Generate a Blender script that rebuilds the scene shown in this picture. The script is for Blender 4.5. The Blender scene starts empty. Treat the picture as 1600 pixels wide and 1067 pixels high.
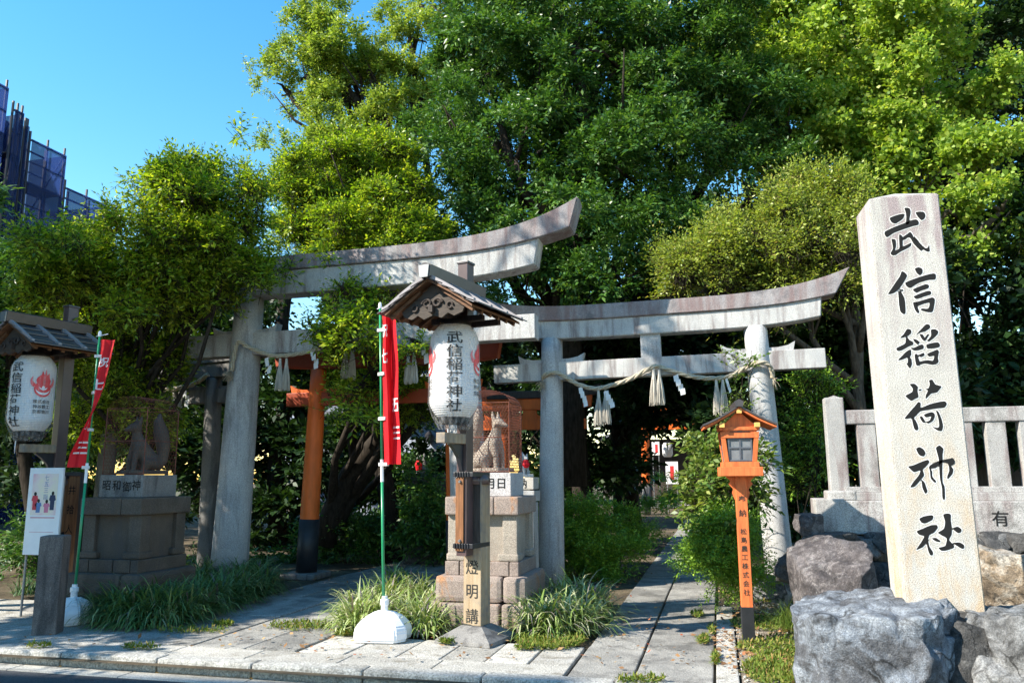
import bpy, bmesh, math, random
import numpy as np
from mathutils import Vector, Matrix, noise
from mathutils.geometry import tessellate_polygon
PI = math.pi; R = math.radians
sc = bpy.context.scene; C = sc.collection
# ------------------------------------------------------------------ camera
YAW, PITCH, ROLL, FPX, EYE = R(14.3), R(9.7), R(-.3), 1240.0, 1.6
cam = bpy.data.objects.new('camera', bpy.data.cameras.new('camera')); C.objects.link(cam)
cam.data.lens = 36*FPX/1600; cam.data.sensor_width = 36; cam.data.clip_end = 2000; cam.data.clip_start = .05
_F = np.array([-math.sin(YAW)*math.cos(PITCH), math.cos(YAW)*math.cos(PITCH), math.sin(PITCH)])
_R = np.array([math.cos(YAW), math.sin(YAW), 0]); _U = np.cross(_R, _F)
_R, _U = _R*math.cos(ROLL)+_U*math.sin(ROLL), _U*math.cos(ROLL)-_R*math.sin(ROLL)
cam.matrix_world = Matrix(((_R[0], _U[0], -_F[0], 0), (_R[1], _U[1], -_F[1], 0), (_R[2], _U[2], -_F[2], EYE), (0, 0, 0, 1)))
sc.camera = cam
def ray(px, py): return _F+_R*(px-800)/FPX+_U*(533.5-py)/FPX
def at(px, py, v):
    d = ray(px, py); p = d*(v/d[1]); return Vector((p[0], p[1], p[2]+EYE))
def gd(px, py, z=0):
    d = ray(px, py); p = d*((z-EYE)/d[2]); return Vector((p[0], p[1], z))
def depth(p): return float((np.array(p)-np.array([0, 0, EYE]))@_F)
# ------------------------------------------------------------------ light
SUN = Vector((-.66, -.46, .60)).normalized()
el = math.asin(SUN.z); azi = math.atan2(SUN.x, SUN.y)
w = bpy.data.worlds.new('World'); sc.world = w; w.use_nodes = True
nt = w.node_tree; bg = nt.nodes['Background']; sky = nt.nodes.new('ShaderNodeTexSky'); sky.sky_type = 'NISHITA'
sky.sun_disc = False; sky.sun_elevation = el; sky.sun_rotation = azi; sky.altitude = 100; sky.air_density = 1.25; sky.dust_density = 0.0; sky.ozone_density = 1.0
hs = nt.nodes.new('ShaderNodeHueSaturation'); hs.inputs['Saturation'].default_value = 1.42; hs.inputs['Hue'].default_value = .494; nt.links.new(sky.outputs[0], hs.inputs['Color'])
nt.links.new(hs.outputs[0], bg.inputs[0]); bg.inputs[1].default_value = .13
sl = bpy.data.lights.new('sun', 'SUN'); sl.energy = 5.0; sl.angle = R(.53); sl.color = (1, .935, .81)
so = bpy.data.objects.new('sun', sl); C.objects.link(so); so.rotation_euler = SUN.to_track_quat('Z', 'Y').to_euler()
sc.view_settings.view_transform = 'Standard'; sc.view_settings.look = 'None'; sc.view_settings.exposure = 1.28; sc.view_settings.gamma = 1
sc.cycles.max_bounces = 6; sc.cycles.transparent_max_bounces = 16
# ------------------------------------------------------------------ helpers
def bx(bm, c, s, rz=0, bev=0, m=None):
    """bevelled box, centre c, size s"""
    b = bmesh.new(); bmesh.ops.create_cube(b, size=1)
    bmesh.ops.scale(b, vec=s, verts=b.verts)
    if bev: bmesh.ops.bevel(b, geom=b.edges[:], offset=bev, segments=2, affect='EDGES', profile=.6)
    M = Matrix.Translation(c) @ Matrix.Rotation(rz, 4, 'Z')
    if m is not None: M = Matrix.Translation(c) @ m
    join(bm, b, M); return bm
def join(bm, b, M=None):
    if M is not None: bmesh.ops.transform(b, matrix=M, verts=b.verts)
    t = bpy.data.meshes.new('t'); b.to_mesh(t); b.free(); bm.from_mesh(t); bpy.data.meshes.remove(t); return bm
def BM(): return bmesh.new()
def frame(d):
    d = Vector(d).normalized(); a = Vector((0, 0, 1)) if abs(d.z) < .9 else Vector((1, 0, 0))
    x = d.cross(a).normalized(); return x, x.cross(d).normalized()
def tube(bm, pts, rad, n=8, cap=True, ry=1):
    pts = [Vector(p) for p in pts]; k = len(pts)
    if not hasattr(rad, '__len__'): rad = [rad]*k
    rings = []; px = None
    for i, p in enumerate(pts):
        d = (pts[min(i+1, k-1)]-pts[max(i-1, 0)])
        if d.length < 1e-9: d = Vector((0, 0, 1))
        d.normalize()
        if px is None: x, y = frame(d)
        else:
            x = (px-d*px.dot(d))
            x = x.normalized() if x.length > 1e-6 else frame(d)[0]
            y = x.cross(d).normalized()
        px = x
        rings.append([bm.verts.new(p+(x*math.cos(2*PI*j/n)+y*math.sin(2*PI*j/n)*ry)*rad[i]) for j in range(n)])
    for i in range(k-1):
        for j in range(n):
            bm.faces.new((rings[i][j], rings[i][(j+1) % n], rings[i+1][(j+1) % n], rings[i+1][j]))
    if cap:
        bm.faces.new(rings[0][::-1]); bm.faces.new(rings[-1])
    return bm
def lathe(bm, prof, n=32, c=(0, 0, 0), cap=True):
    rings = [[bm.verts.new((c[0]+r*math.cos(2*PI*j/n), c[1]+r*math.sin(2*PI*j/n), c[2]+z)) for j in range(n)] for r, z in prof]
    for a, b in zip(rings, rings[1:]):
        for j in range(n): bm.faces.new((a[j], a[(j+1) % n], b[(j+1) % n], b[j]))
    if cap: bm.faces.new(rings[0][::-1]); bm.faces.new(rings[-1])
    return bm
def prism(bm, poly, y0, y1, m=None):
    """polygon in x,z extruded from y0 to y1"""
    b = BM(); a = [b.verts.new((x, y0, z)) for x, z in poly]; d = [b.verts.new((x, y1, z)) for x, z in poly]
    b.faces.new(a); b.faces.new(d[::-1]); k = len(poly)
    for i in range(k): b.faces.new((a[i], d[i], d[(i+1) % k], a[(i+1) % k]))
    bmesh.ops.recalc_face_normals(b, faces=b.faces[:]); return join(bm, b, m)
def ell(bm, c, r, sub=3, m=None):
    b = BM(); bmesh.ops.create_icosphere(b, subdivisions=sub, radius=1); bmesh.ops.scale(b, vec=r, verts=b.verts)
    return join(bm, b, Matrix.Translation(c) @ (m if m is not None else Matrix.Identity(4)))
def obj(name, bm, mat, parent=None, world=False, smooth=False, norm=True):
    if norm: bmesh.ops.recalc_face_normals(bm, faces=bm.faces[:])
    me = bpy.data.meshes.new(name)
    if world and parent is not None:
        bmesh.ops.transform(bm, matrix=wmat(parent).inverted(), verts=bm.verts)
    bm.to_mesh(me); bm.free(); return objm(name, me, mat, parent, smooth)
def wmat(o):
    M = Matrix.Identity(4)
    while o is not None: M = o.matrix_basis @ M; o = o.parent
    return M
def objm(name, me, mat, parent=None, smooth=False):
    for x in (mat if isinstance(mat, (list, tuple)) else [mat]): me.materials.append(x)
    if smooth: me.polygons.foreach_set('use_smooth', [True]*len(me.polygons))
    o = bpy.data.objects.new(name, me); C.objects.link(o)
    if parent is not None: o.parent = parent
    return o
def tag(o, label, cat, group=None, kind=None):
    if label: o['label'] = label
    if cat: o['category'] = cat
    if group: o['group'] = group
    if kind: o['kind'] = kind
    return o
def thing(name, label, cat, loc=(0, 0, 0), rz=0, group=None):
    o = bpy.data.objects.new(name, None); C.objects.link(o); o.empty_display_size = .1
    o.location = loc; o.rotation_euler = (0, 0, rz); return tag(o, label, cat, group)
def struct(name, bm, mat): o = obj(name, bm, mat); o['kind'] = 'structure'; return o
def dup(root, loc, rz, label, group=None):
    r = root.copy(); C.objects.link(r); r.location = loc; r.rotation_euler = (0, 0, rz); r['label'] = label
    if group: r['group'] = group
    def kids(a, b):
        for ch in list(a.children):
            c = ch.copy(); C.objects.link(c); c.parent = b; kids(ch, c)
    kids(root, r); return r
# ------------------------------------------------------------------ materials
class NT:
    def __init__(s, name):
        s.m = bpy.data.materials.new(name); s.m.use_nodes = True; s.t = s.m.node_tree; s.p = s.t.nodes['Principled BSDF']; s.out = s.t.nodes['Material Output']
        s.tc = None
    def n(s, ty, **k):
        x = s.t.nodes.new('ShaderNode'+ty)
        for a, b in k.items(): setattr(x, a, b)
        return x
    def l(s, a, b): s.t.links.new(a, b)
    def co(s, sx=1, sy=1, sz=1):
        if s.tc is None: s.tc = s.n('TexCoord')
        mp = s.n('Mapping'); s.l(s.tc.outputs['Object'], mp.inputs[0]); mp.inputs['Scale'].default_value = (sx, sy, sz); return mp.outputs[0]
    def noise(s, scale, detail=4, rough=.55, st=(1, 1, 1), dist=0):
        x = s.n('TexNoise'); x.inputs['Scale'].default_value = scale; x.inputs['Detail'].default_value = detail; x.inputs['Roughness'].default_value = rough; x.inputs['Distortion'].default_value = dist
        s.l(s.co(*st), x.inputs['Vector']); return x.outputs['Fac']
    def ramp(s, fac, stops):
        x = s.n('ValToRGB'); e = x.color_ramp.elements
        while len(e) < len(stops): e.new(.5)
        for i, (p, c) in enumerate(stops):
            e[i].position = p; c = (c, c, c) if not hasattr(c, '__len__') else c; e[i].color = (*c, 1)
        s.l(fac, x.inputs[0]); return x.outputs[0]
    def mix(s, f, a, b, mode='MIX'):
        x = s.n('Mix', data_type='RGBA', blend_type=mode)
        for i, v in ((0, f), (6, a), (7, b)):
            if isinstance(v, (int, float)): x.inputs[i].default_value = v
            elif isinstance(v, tuple): x.inputs[i].default_value = (*v, 1)
            else: s.l(v, x.inputs[i])
        return x.outputs[2]
    def bump(s, fac, strength=.3, dist=.01):
        b = s.n('Bump'); b.inputs['Strength'].default_value = strength; b.inputs['Distance'].default_value = dist; s.l(fac, b.inputs['Height']); s.l(b.outputs[0], s.p.inputs['Normal']); return b
    def island(s): return s.n('NewGeometry').outputs['Random Per Island']
    def fin(s, col, rough=.8, spec=.3, metal=0):
        if isinstance(col, tuple): s.p.inputs['Base Color'].default_value = (*col, 1)
        else: s.l(col, s.p.inputs['Base Color'])
        if isinstance(rough, (int, float)): s.p.inputs['Roughness'].default_value = rough
        else: s.l(rough, s.p.inputs['Roughness'])
        s.p.inputs['Specular IOR Level'].default_value = spec; s.p.inputs['Metallic'].default_value = metal; return s.m
def stone(name, a, b, speck=.35, stain=None, sf=(.5, .62), st=(3, 3, .5), grain=140, bump=.35, isl=0, moss=None, rough=.85):
    k = NT(name); c = k.mix(k.ramp(k.noise(2.2, 6, .65), [(.35, 0.), (.68, 1.)]), a, b)
    if stain:
        c = k.mix(k.ramp(k.noise(2.2, 5, .6, st, .4), [(sf[0], 0.), (sf[1], .85)]), c, stain)
    if moss: c = k.mix(k.ramp(k.noise(3.1, 7, .7), [(.52, 0.), (.66, .8)]), c, moss)
    g = k.noise(grain, 2, .7); c = k.mix(speck, c, k.ramp(g, [(.36, .12), (.5, .5), (.63, .95)]), 'OVERLAY')
    if isl: c = k.mix(1., c, k.ramp(k.island(), [(0, 1-isl), (1, 1+isl*.6)]), 'MULTIPLY')
    h = k.mix(.5, k.noise(grain*.6, 3), k.noise(14, 6, .7)); k.bump(h, bump, .012)
    return k.fin(c, rough, .25)
def plain(name, c, rough=.5, spec=.4, var=.12, scale=9, bump=0, metal=0, st=(1, 1, 1), isl=0):
    k = NT(name); f = k.noise(scale, 5, .6, st); col = k.mix(k.ramp(f, [(.3, 0.), (.7, 1.)]), tuple(x*(1-var) for x in c), tuple(min(1, x*(1+var)) for x in c))
    if isl: col = k.mix(1., col, k.ramp(k.island(), [(0, 1-isl), (1, 1.)]), 'MULTIPLY')
    if bump: k.bump(k.noise(scale*3, 4, .6, st), bump, .004)
    return k.fin(col, rough, spec, metal)
def leafmat(name, cols, tr=.35, rough=.42, spec=.45, tint=(1.25, 1.25, .5)):
    k = NT(name); c = k.ramp(k.island(), cols); k.fin(c, rough, spec)
    t = k.n('BsdfTranslucent'); k.l(k.mix(1., c, tint, 'MULTIPLY'), t.inputs[0])
    mx = k.n('MixShader'); mx.inputs[0].default_value = tr; k.l(k.p.outputs[0], mx.inputs[1]); k.l(t.outputs[0], mx.inputs[2]); k.l(mx.outputs[0], k.out.inputs[0]); return k.m
M = {}
M['granite'] = stone('grey_granite', (.33, .33, .33), (.45, .44, .43), .55, (.20, .19, .19), (.52, .68), (4, 4, .45))
M['granite_cap'] = stone('weathered_granite_cap', (.235, .22, .225), (.33, .305, .30), .5, (.19, .13, .125), (.42, .62), (2.6, 2.6, .4), moss=(.12, .115, .12))
M['granite_beam'] = stone('stained_granite_beam', (.36, .355, .35), (.47, .46, .44), .55, (.17, .135, .13), (.5, .68), (3.4, 3.4, .45))
M['granite_shade'] = stone('dark_shaded_granite', (.15, .145, .14), (.21, .20, .19), .4, (.085, .08, .08))  # darker granite; also puts shade into stones under the trees
M['bollard'] = stone('dark_brown_stone', (.10, .085, .08), (.17, .15, .14), .5, (.055, .05, .05))
M['ped_dark'] = stone('shaded_brown_granite', (.065, .053, .043), (.11, .09, .073), .45, (.07, .06, .055))  # deep shade of the left pedestal and fox put into the colour
k = NT('pale_inscribed_granite'); c = k.mix(k.ramp(k.noise(2.2, 6, .65), [(.35, 0.), (.68, 1.)]), (.345, .328, .30), (.44, .42, .385)); sp = k.n('SeparateXYZ'); k.l(k.co(), sp.inputs[0])
def mr(a, b, out=2):
    m_ = k.n('MapRange'); k.l(sp.outputs[out], m_.inputs[0]); m_.inputs[1].default_value = a; m_.inputs[2].default_value = b; return m_.outputs[0]
def mul(a, b):
    m_ = k.n('Math', operation='MULTIPLY'); k.l(a, m_.inputs[0]); k.l(b, m_.inputs[1]); return m_.outputs[0]
c = k.mix(mul(k.ramp(k.noise(3., 6, .7, (2.2, 2.2, .7), .5), [(.44, 0.), (.64, .8)]), mr(2.0, .5)), c, (.40, .285, .17))          # ochre run-off, lower half
c = k.mix(mul(k.ramp(k.noise(2.4, 6, .65, (3.2, 3.2, .35), .5), [(.48, 0.), (.62, .8)]), mr(1.6, 3.0)), c, (.24, .185, .19))     # purplish streaks, upper half
c = k.mix(.6, c, k.ramp(k.noise(150, 2, .75), [(.36, .08), (.47, .5), (.63, .95)]), 'OVERLAY'); k.bump(k.mix(.5, k.noise(90, 3), k.noise(14, 6, .7)), .35, .012); M['pillar'] = k.fin(c, .85, .25)
M['pillar_cap'] = M['pillar']
M['pink'] = stone('pinkish_granite', (.22, .175, .155), (.30, .245, .215), .55, (.36, .17, .07), (.55, .7), (3, 3, 1.4))
M['buff'] = stone('buff_granite', (.26, .225, .19), (.35, .31, .265), .55, (.22, .18, .15), (.55, .7))
M['block'] = stone('grey_block_granite', (.37, .36, .37), (.44, .43, .43), .5, (.26, .25, .26), (.55, .7))
M['fence'] = stone('fence_granite', (.29, .28, .27), (.39, .375, .36), .55, (.18, .135, .13), (.48, .64), (3, 3, .6), moss=(.17, .16, .15))
M['slab'] = stone('paving_slab', (.20, .193, .18), (.29, .278, .255), .6, (.125, .12, .112), (.5, .64), (1.5, 1.5, 1), 90, .8, .34, moss=(.35, .335, .305))
M['slab_light'] = stone('pale_paving_slab', (.33, .315, .285), (.43, .41, .37), .6, (.21, .19, .155), (.5, .64), (1.4, 1.4, 1), 90, .7, .22, moss=(.45, .44, .42))
M['kerb'] = stone('kerb_stone', (.30, .29, .27), (.42, .41, .38), .5, (.20, .19, .17), (.5, .66), (1, 1, 1), 60, .8)
M['gutter'] = stone('gutter_concrete', (.33, .32, .29), (.43, .42, .39), .35, (.22, .21, .19), (.5, .68), (.6, 3, 1), 70, .35)
M['asphalt'] = stone('asphalt', (.055, .056, .06), (.08, .08, .083), .5, None, grain=90, bump=.5)
k = NT('earth'); c = k.ramp(k.noise(1.3, 7, .7), [(.3, (.055, .042, .03)), (.5, (.10, .08, .055)), (.62, (.16, .125, .085)), (.75, (.07, .08, .03))]); k.bump(k.noise(30, 6, .7), .8, .03); M['earth'] = k.fin(c, .95, .1)
k = NT('gravelly_earth'); c = k.mix(.5, k.ramp(k.noise(2.3, 7, .7), [(.3, (.13, .10, .07)), (.48, (.27, .225, .175)), (.6, (.36, .32, .27)), (.75, (.10, .11, .04))]), k.ramp(k.noise(55, 4, .7), [(.35, .05), (.5, .45), (.65, .9)]), 'OVERLAY'); k.bump(k.noise(60, 5, .7), .9, .02); M['gravel'] = k.fin(c, .95, .15)
def plus1(k, f):
    z = k.n('Math', operation='ADD'); k.l(f, z.inputs[0]); z.inputs[1].default_value = 1.; return z.outputs[0]
def mulf(k, a, b):
    m_ = k.n('Math', operation='MULTIPLY'); k.l(a, m_.inputs[0]); k.l(b, m_.inputs[1]); return m_.outputs[0]
def rockmat(name, stops, scale, vein, bump=1., warm=None):
    k = NT(name); f = k.noise(scale, 9, .68, (1, 1, 1.6), .8); c = k.ramp(f, stops)
    c = k.mix(k.ramp(k.noise(scale*2.7, 8, .75, (1, 1, 1), 1.6), [(.5, 0.), (.62, .8)]), c, vein)
    vo = k.n('TexVoronoi', feature='DISTANCE_TO_EDGE'); vo.inputs['Scale'].default_value = scale*1.1; ad = k.n('Mix', data_type='VECTOR'); nz = k.n('TexNoise'); nz.inputs['Scale'].default_value = scale*1.6; nz.inputs['Detail'].default_value = 6; k.l(k.co(), nz.inputs['Vector']); ad.inputs[0].default_value = .28; k.l(k.co(1, 1, .7), ad.inputs[4]); k.l(nz.outputs['Color'], ad.inputs[5]); k.l(ad.outputs[1], vo.inputs['Vector']); crk = k.ramp(vo.outputs['Distance'], [(.0, 1.), (.035, 0.)]); c = k.mix(mulf(k, crk, k.ramp(k.noise(scale, 4), [(.42, 0.), (.55, .95)])), c, tuple(x*.25 for x in vein))
    if warm:
        s = k.n('SeparateXYZ'); k.l(k.co(), s.inputs[0]); z = k.n('Math', operation='MULTIPLY_ADD'); k.l(k.noise(3, 5, .6), z.inputs[0]); z.inputs[1].default_value = -.9; k.l(s.outputs[2], z.inputs[2])
        c = k.mix(k.ramp(plus1(k, z.outputs[0]), [(warm[1]+1, .9), (warm[1]+1.1, 0.)]), c, warm[0])
    c = k.mix(k.ramp(k.noise(38, 4, .7), [(.70, 0.), (.78, .5)]), c, (.5, .49, .47)); c = k.mix(k.ramp(k.noise(7.5, 7, .72, (1, 1, 1), 1.2), [(.60, 0.), (.68, .55)]), c, (.32, .32, .31)); c = k.mix(.5, c, k.ramp(k.noise(21, 9, .78), [(.32, .08), (.5, .5), (.66, .92)]), 'OVERLAY')
    c = k.mix(.4, c, k.ramp(k.noise(110, 3, .7), [(.35, .1), (.5, .5), (.65, .9)]), 'OVERLAY')
    k.bump(k.mix(.5, k.noise(scale*4, 9, .75), k.noise(45, 5, .7)), bump, .035); return k.fin(c, .8, .25)
M['rock_blue'] = rockmat('blue_grey_rock', [(.3, (.045, .048, .055)), (.43, (.09, .093, .102)), (.53, (.17, .19, .22)), (.66, (.28, .30, .325))], 2.2, (.05, .05, .052), 1., ((.26, .125, .055), -.66))
M['rock_grey'] = rockmat('grey_rock', [(.32, (.05, .05, .052)), (.48, (.15, .15, .15)), (.62, (.26, .26, .26)), (.75, (.36, .36, .35))], 2.6, (.065, .063, .06))
M['rock_purple'] = rockmat('purple_grey_rock', [(.32, (.03, .027, .027)), (.5, (.08, .07, .071)), (.66, (.16, .145, .146))], 2.6, (.2, .18, .178))
M['rock_tan'] = rockmat('tan_rock', [(.32, (.09, .07, .055)), (.46, (.26, .20, .14)), (.56, (.38, .34, .29)), (.7, (.46, .44, .40))], 3.4, (.06, .055, .05))
M['rock_dark'] = rockmat('dark_rock', [(.3, (.03, .03, .03)), (.5, (.075, .072, .07)), (.7, (.14, .135, .13))], 4, (.04, .04, .04))
M['ink'] = plain('black_paint', (.012, .012, .012), .75, .2)
M['ink_soft'] = plain('worn_black_paint', (.035, .033, .03), .8, .2)
M['vermilion'] = plain('vermilion_paint', (.68, .125, .016), .5, .4, .28, 3, .25, 0, (2, 2, .5))
M['vermilion_dk'] = plain('old_vermilion_paint', (.33, .05, .015), .5, .4, .2, 4)
M['lamp_orange'] = plain('orange_paint', (.60, .15, .045), .6, .3, .28, 6, .5, 0, (5, 5, .7))
M['cream'] = plain('cream_rafter_paint', (.72, .42, .12), .6, .3)
M['base_black'] = plain('black_base_paint', (.018, .019, .022), .5, .4, .3)
M['wood_brown'] = plain('brown_weathered_wood', (.20, .085, .035), .65, .3, .45, 7, .5, 0, (6, 6, .5))
M['wood_pale'] = NT('pale_weathered_wood'); k = M['wood_pale']; c = k.mix(k.ramp(k.noise(3, 6, .6, (7, 7, .4)), [(.35, 0.), (.7, 1.)]), (.30, .21, .125), (.42, .34, .24)); c = k.mix(k.ramp(k.noise(2.2, 5, .6), [(.46, 0.), (.6, .9)]), c, (.16, .15, .145)); k.bump(k.noise(16, 5, .6, (7, 7, .4)), .4, .004); M['wood_pale'] = k.fin(c, .8, .2)
M['wood_dark'] = plain('dark_weathered_wood', (.055, .042, .036), .7, .3, .4, 8, .5, 0, (5, 5, .6))
M['wood_gable'] = plain('grey_brown_carved_wood', (.055, .042, .034), .7, .3, .4, 6, .6, 0, (1, 6, 6))
M['wood_under'] = plain('brown_roof_boards', (.13, .06, .028), .65, .3, .5, 6, .4, 0, (1, 6, 6))  # brown boards and rafters under the lantern roofs
M['clad'] = plain('brown_metal_cladding', (.085, .055, .055), .33, .5, .2, 4)
M['roof_metal'] = plain('dark_roof_sheet', (.060, .052, .055), .34, .55, .25, 5, .1)
M['roof_edge'] = plain('pale_roof_edge', (.24, .22, .23), .4, .5, .2, 6)
M['iron'] = plain('black_iron', (.02, .02, .025), .4, .5, .3)
M['steel'] = plain('grey_steel', (.24, .25, .26), .4, .5, .2, 8, 0, .5)
M['rust'] = plain('rusty_wire', (.15, .055, .038), .8, .2, .35, 12)
k = NT('lantern_paper'); s = k.n('SeparateXYZ'); k.l(k.co(), s.inputs[0]); wv = k.n('Math', operation='SINE'); mu = k.n('Math', operation='MULTIPLY'); k.l(s.outputs[2], mu.inputs[0]); mu.inputs[1].default_value = 2*PI/.0205; k.l(mu.outputs[0], wv.inputs[0])
c = k.ramp(wv.outputs[0], [(0, (.80, .79, .79)), (.82, (.80, .79, .79)), (.97, (.60, .59, .63))]); k.bump(wv.outputs[0], .35, .006); k.fin(c, .45, .4)
t = k.n('BsdfTranslucent'); k.l(c, t.inputs[0]); mx = k.n('MixShader'); mx.inputs[0].default_value = .25; k.l(k.p.outputs[0], mx.inputs[1]); k.l(t.outputs[0], mx.inputs[2]); k.l(mx.outputs[0], k.out.inputs[0]); M['paper'] = k.m
M['emblem'] = plain('red_print', (.72, .035, .04), .5, .4, .08)
k = NT('clear_plastic'); k.fin((.9, .9, .92), .12, .6); k.bump(k.noise(9, 4, .6, (3, 3, .35), .6), .9, .03); tb = k.n('BsdfTransparent'); mx = k.n('MixShader'); k.l(k.ramp(k.noise(6, 4, .65, (4, 4, .3), .5), [(.45, .03), (.75, .30)]), mx.inputs[0]); k.l(tb.outputs[0], mx.inputs[1]); k.l(k.p.outputs[0], mx.inputs[2]); k.l(mx.outputs[0], k.out.inputs[0]); M['plastic'] = k.m
def cloth(name, c, tr=.4):
    k = NT(name); k.fin(c, .6, .3); t = k.n('BsdfTranslucent'); t.inputs[0].default_value = (*c, 1); mx = k.n('MixShader'); mx.inputs[0].default_value = tr; k.l(k.p.outputs[0], mx.inputs[1]); k.l(t.outputs[0], mx.inputs[2]); k.l(mx.outputs[0], k.out.inputs[0]); return k.m
M['red_cloth'] = cloth('red_polyester', (.75, .018, .03)); M['white_cloth'] = cloth('white_print', (.82, .80, .80), .3)
M['white_plastic'] = plain('white_plastic', (.78, .78, .80), .35, .5, .03)
M['green'] = plain('green_pole', (.02, .26, .11), .3, .5, .06)
M['white'] = plain('white_paint', (.78, .78, .79), .5, .4, .04)
M['paper_white'] = cloth('white_paper', (.84, .84, .84), .25)
M['straw'] = plain('rice_straw', (.42, .36, .27), .9, .1, .35, 60, .6)
M['straw_pale'] = plain('pale_straw', (.50, .46, .40), .9, .1, .25, 40, 0, 0, (1, 1, .2))
M['glass'] = plain('frosted_window', (.20, .21, .22), .15, .6, .35, 5)
M['window_frame'] = plain('grey_window_frame', (.10, .11, .13), .4, .5)
M['bark'] = plain('dark_bark', (.032, .026, .021), .95, .1, .55, 7, 1., 0, (3, 3, .7))
M['bark_grey'] = plain('grey_bark', (.09, .075, .06), .95, .1, .55, 7, 1., 0, (4, 4, .5))
M['house_wall'] = plain('shaded_white_wall', (.34, .38, .46), .8, .2, .04)  # white wall darkened and blued to carry its shade in the colour
M['house_roof'] = plain('grey_roof_tiles', (.16, .17, .19), .6, .3, .2, 20, .4)
M['net'] = None
G1 = [(0, (.07, .14, .01)), (.3, (.17, .28, .016)), (.7, (.29, .41, .025)), (1, (.45, .48, .05))]
M['leaf_pom'] = leafmat('narrow_bright_leaves', G1, .5)
M['leaf_pom_dk'] = leafmat('narrow_deep_green_leaves', [(0, (.012, .04, .008)), (.6, (.03, .085, .014)), (1, (.07, .14, .02))], .35)
M['leaf_camphor'] = leafmat('olive_camphor_leaves', [(0, (.12, .18, .025)), (.4, (.23, .33, .05)), (.8, (.34, .44, .09)), (1, (.42, .44, .13))], .42)
M['leaf_dark'] = leafmat('glossy_dark_leaves', [(0, (.022, .068, .014)), (.4, (.05, .132, .022)), (.8, (.095, .20, .036)), (1, (.18, .29, .06))], .3, .42, .5)
M['leaf_ginkgo'] = leafmat('ginkgo_leaves', [(0, (.13, .23, .025)), (.5, (.24, .36, .045)), (.85, (.36, .46, .08)), (1, (.46, .50, .12))], .45, .5, .35)
M['leaf_olive'] = leafmat('small_olive_leaves', [(0, (.13, .19, .025)), (.5, (.29, .36, .055)), (.9, (.42, .47, .10)), (1, (.40, .32, .10))], .4)
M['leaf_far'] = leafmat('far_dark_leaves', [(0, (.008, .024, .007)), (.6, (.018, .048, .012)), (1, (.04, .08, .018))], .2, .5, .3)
M['leaf_shrub'] = leafmat('fresh_shrub_leaves', [(0, (.06, .12, .02)), (.5, (.13, .21, .035)), (1, (.28, .31, .08))], .35)
M['leaf_azalea'] = leafmat('azalea_leaves', [(0, (.06, .14, .012)), (.5, (.16, .30, .028)), (1, (.28, .43, .045))], .3)
M['blade'] = leafmat('sunlit_variegated_blades', [(0, (.11, .17, .04)), (.4, (.21, .30, .07)), (.65, (.36, .43, .16)), (.88, (.58, .58, .37)), (1, (.2, .15, .17))], .22, .4, .4)  # bright variegated liriope, with sun put into the colour
M['blade_dk'] = leafmat('shaded_liriope_blades', [(0, (.05, .11, .035)), (.5, (.09, .18, .055)), (.8, (.14, .24, .085)), (.95, (.28, .32, .16)), (1, (.13, .10, .13))], .22, .4, .4)  # darker liriope for the left bed, shade put into the colour
M['moss'] = leafmat('moss_and_weeds', [(0, (.06, .11, .015)), (.5, (.14, .20, .03)), (.85, (.25, .25, .06)), (1, (.32, .20, .08))], .3, .7, .2)
M['litter'] = leafmat('fallen_leaves', [(0, (.16, .08, .04)), (.5, (.30, .17, .08)), (.8, (.40, .28, .14)), (1, (.35, .07, .03))], .15, .8, .2)
# ------------------------------------------------------------------ lettering
def text_bm(s, size=1., bold=.012, sx=1.):
    """one character as a flat mesh in x,z, centred"""
    cu = bpy.data.curves.new('glyph', 'FONT'); cu.body = s; cu.size = size; cu.offset = bold*size; cu.resolution_u = 3; cu.fill_mode = 'FRONT'
    o = bpy.data.objects.new('glyph', cu); C.objects.link(o); dg = bpy.context.evaluated_depsgraph_get()
    me = bpy.data.meshes.new_from_object(o.evaluated_get(dg)); bpy.data.objects.remove(o); bpy.data.curves.remove(cu)
    b = BM(); b.from_mesh(me); bpy.data.meshes.remove(me)
    bmesh.ops.remove_doubles(b, verts=b.verts[:], dist=size*.0008)
    xs = [v.co.x for v in b.verts] or [0]; ys = [v.co.y for v in b.verts] or [0]; cx, cy = (min(xs)+max(xs))/2, (min(ys)+max(ys))/2
    for v in b.verts: v.co = Vector(((v.co.x-cx)*sx, 0, v.co.y-cy))
    return b
def column(s, top, step, size, bold=.012, sx=1., x=0, y=0):
    bm = BM()
    for i, ch in enumerate(s):
        if ch != ' ': join(bm, text_bm(ch, size, bold, sx), Matrix.Translation((x, y, top-(i+.5)*step)))
    return bm
def smooth_poly(p, n=4):
    k = len(p); out = []
    for i in range(k):
        a, b, c, d = [np.array(p[(i+j-1) % k], float) for j in range(4)]
        ta = (c-a)*.36; tb = (d-b)*.36
        for t in np.linspace(0, 1, n, endpoint=False):
            h = t*t*(3-2*t); out.append(tuple(b*(1-h)+c*h+ta*(t**3-2*t*t+t)+tb*(t**3-t*t)))
    return out
rnd = random.Random(7)
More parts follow.
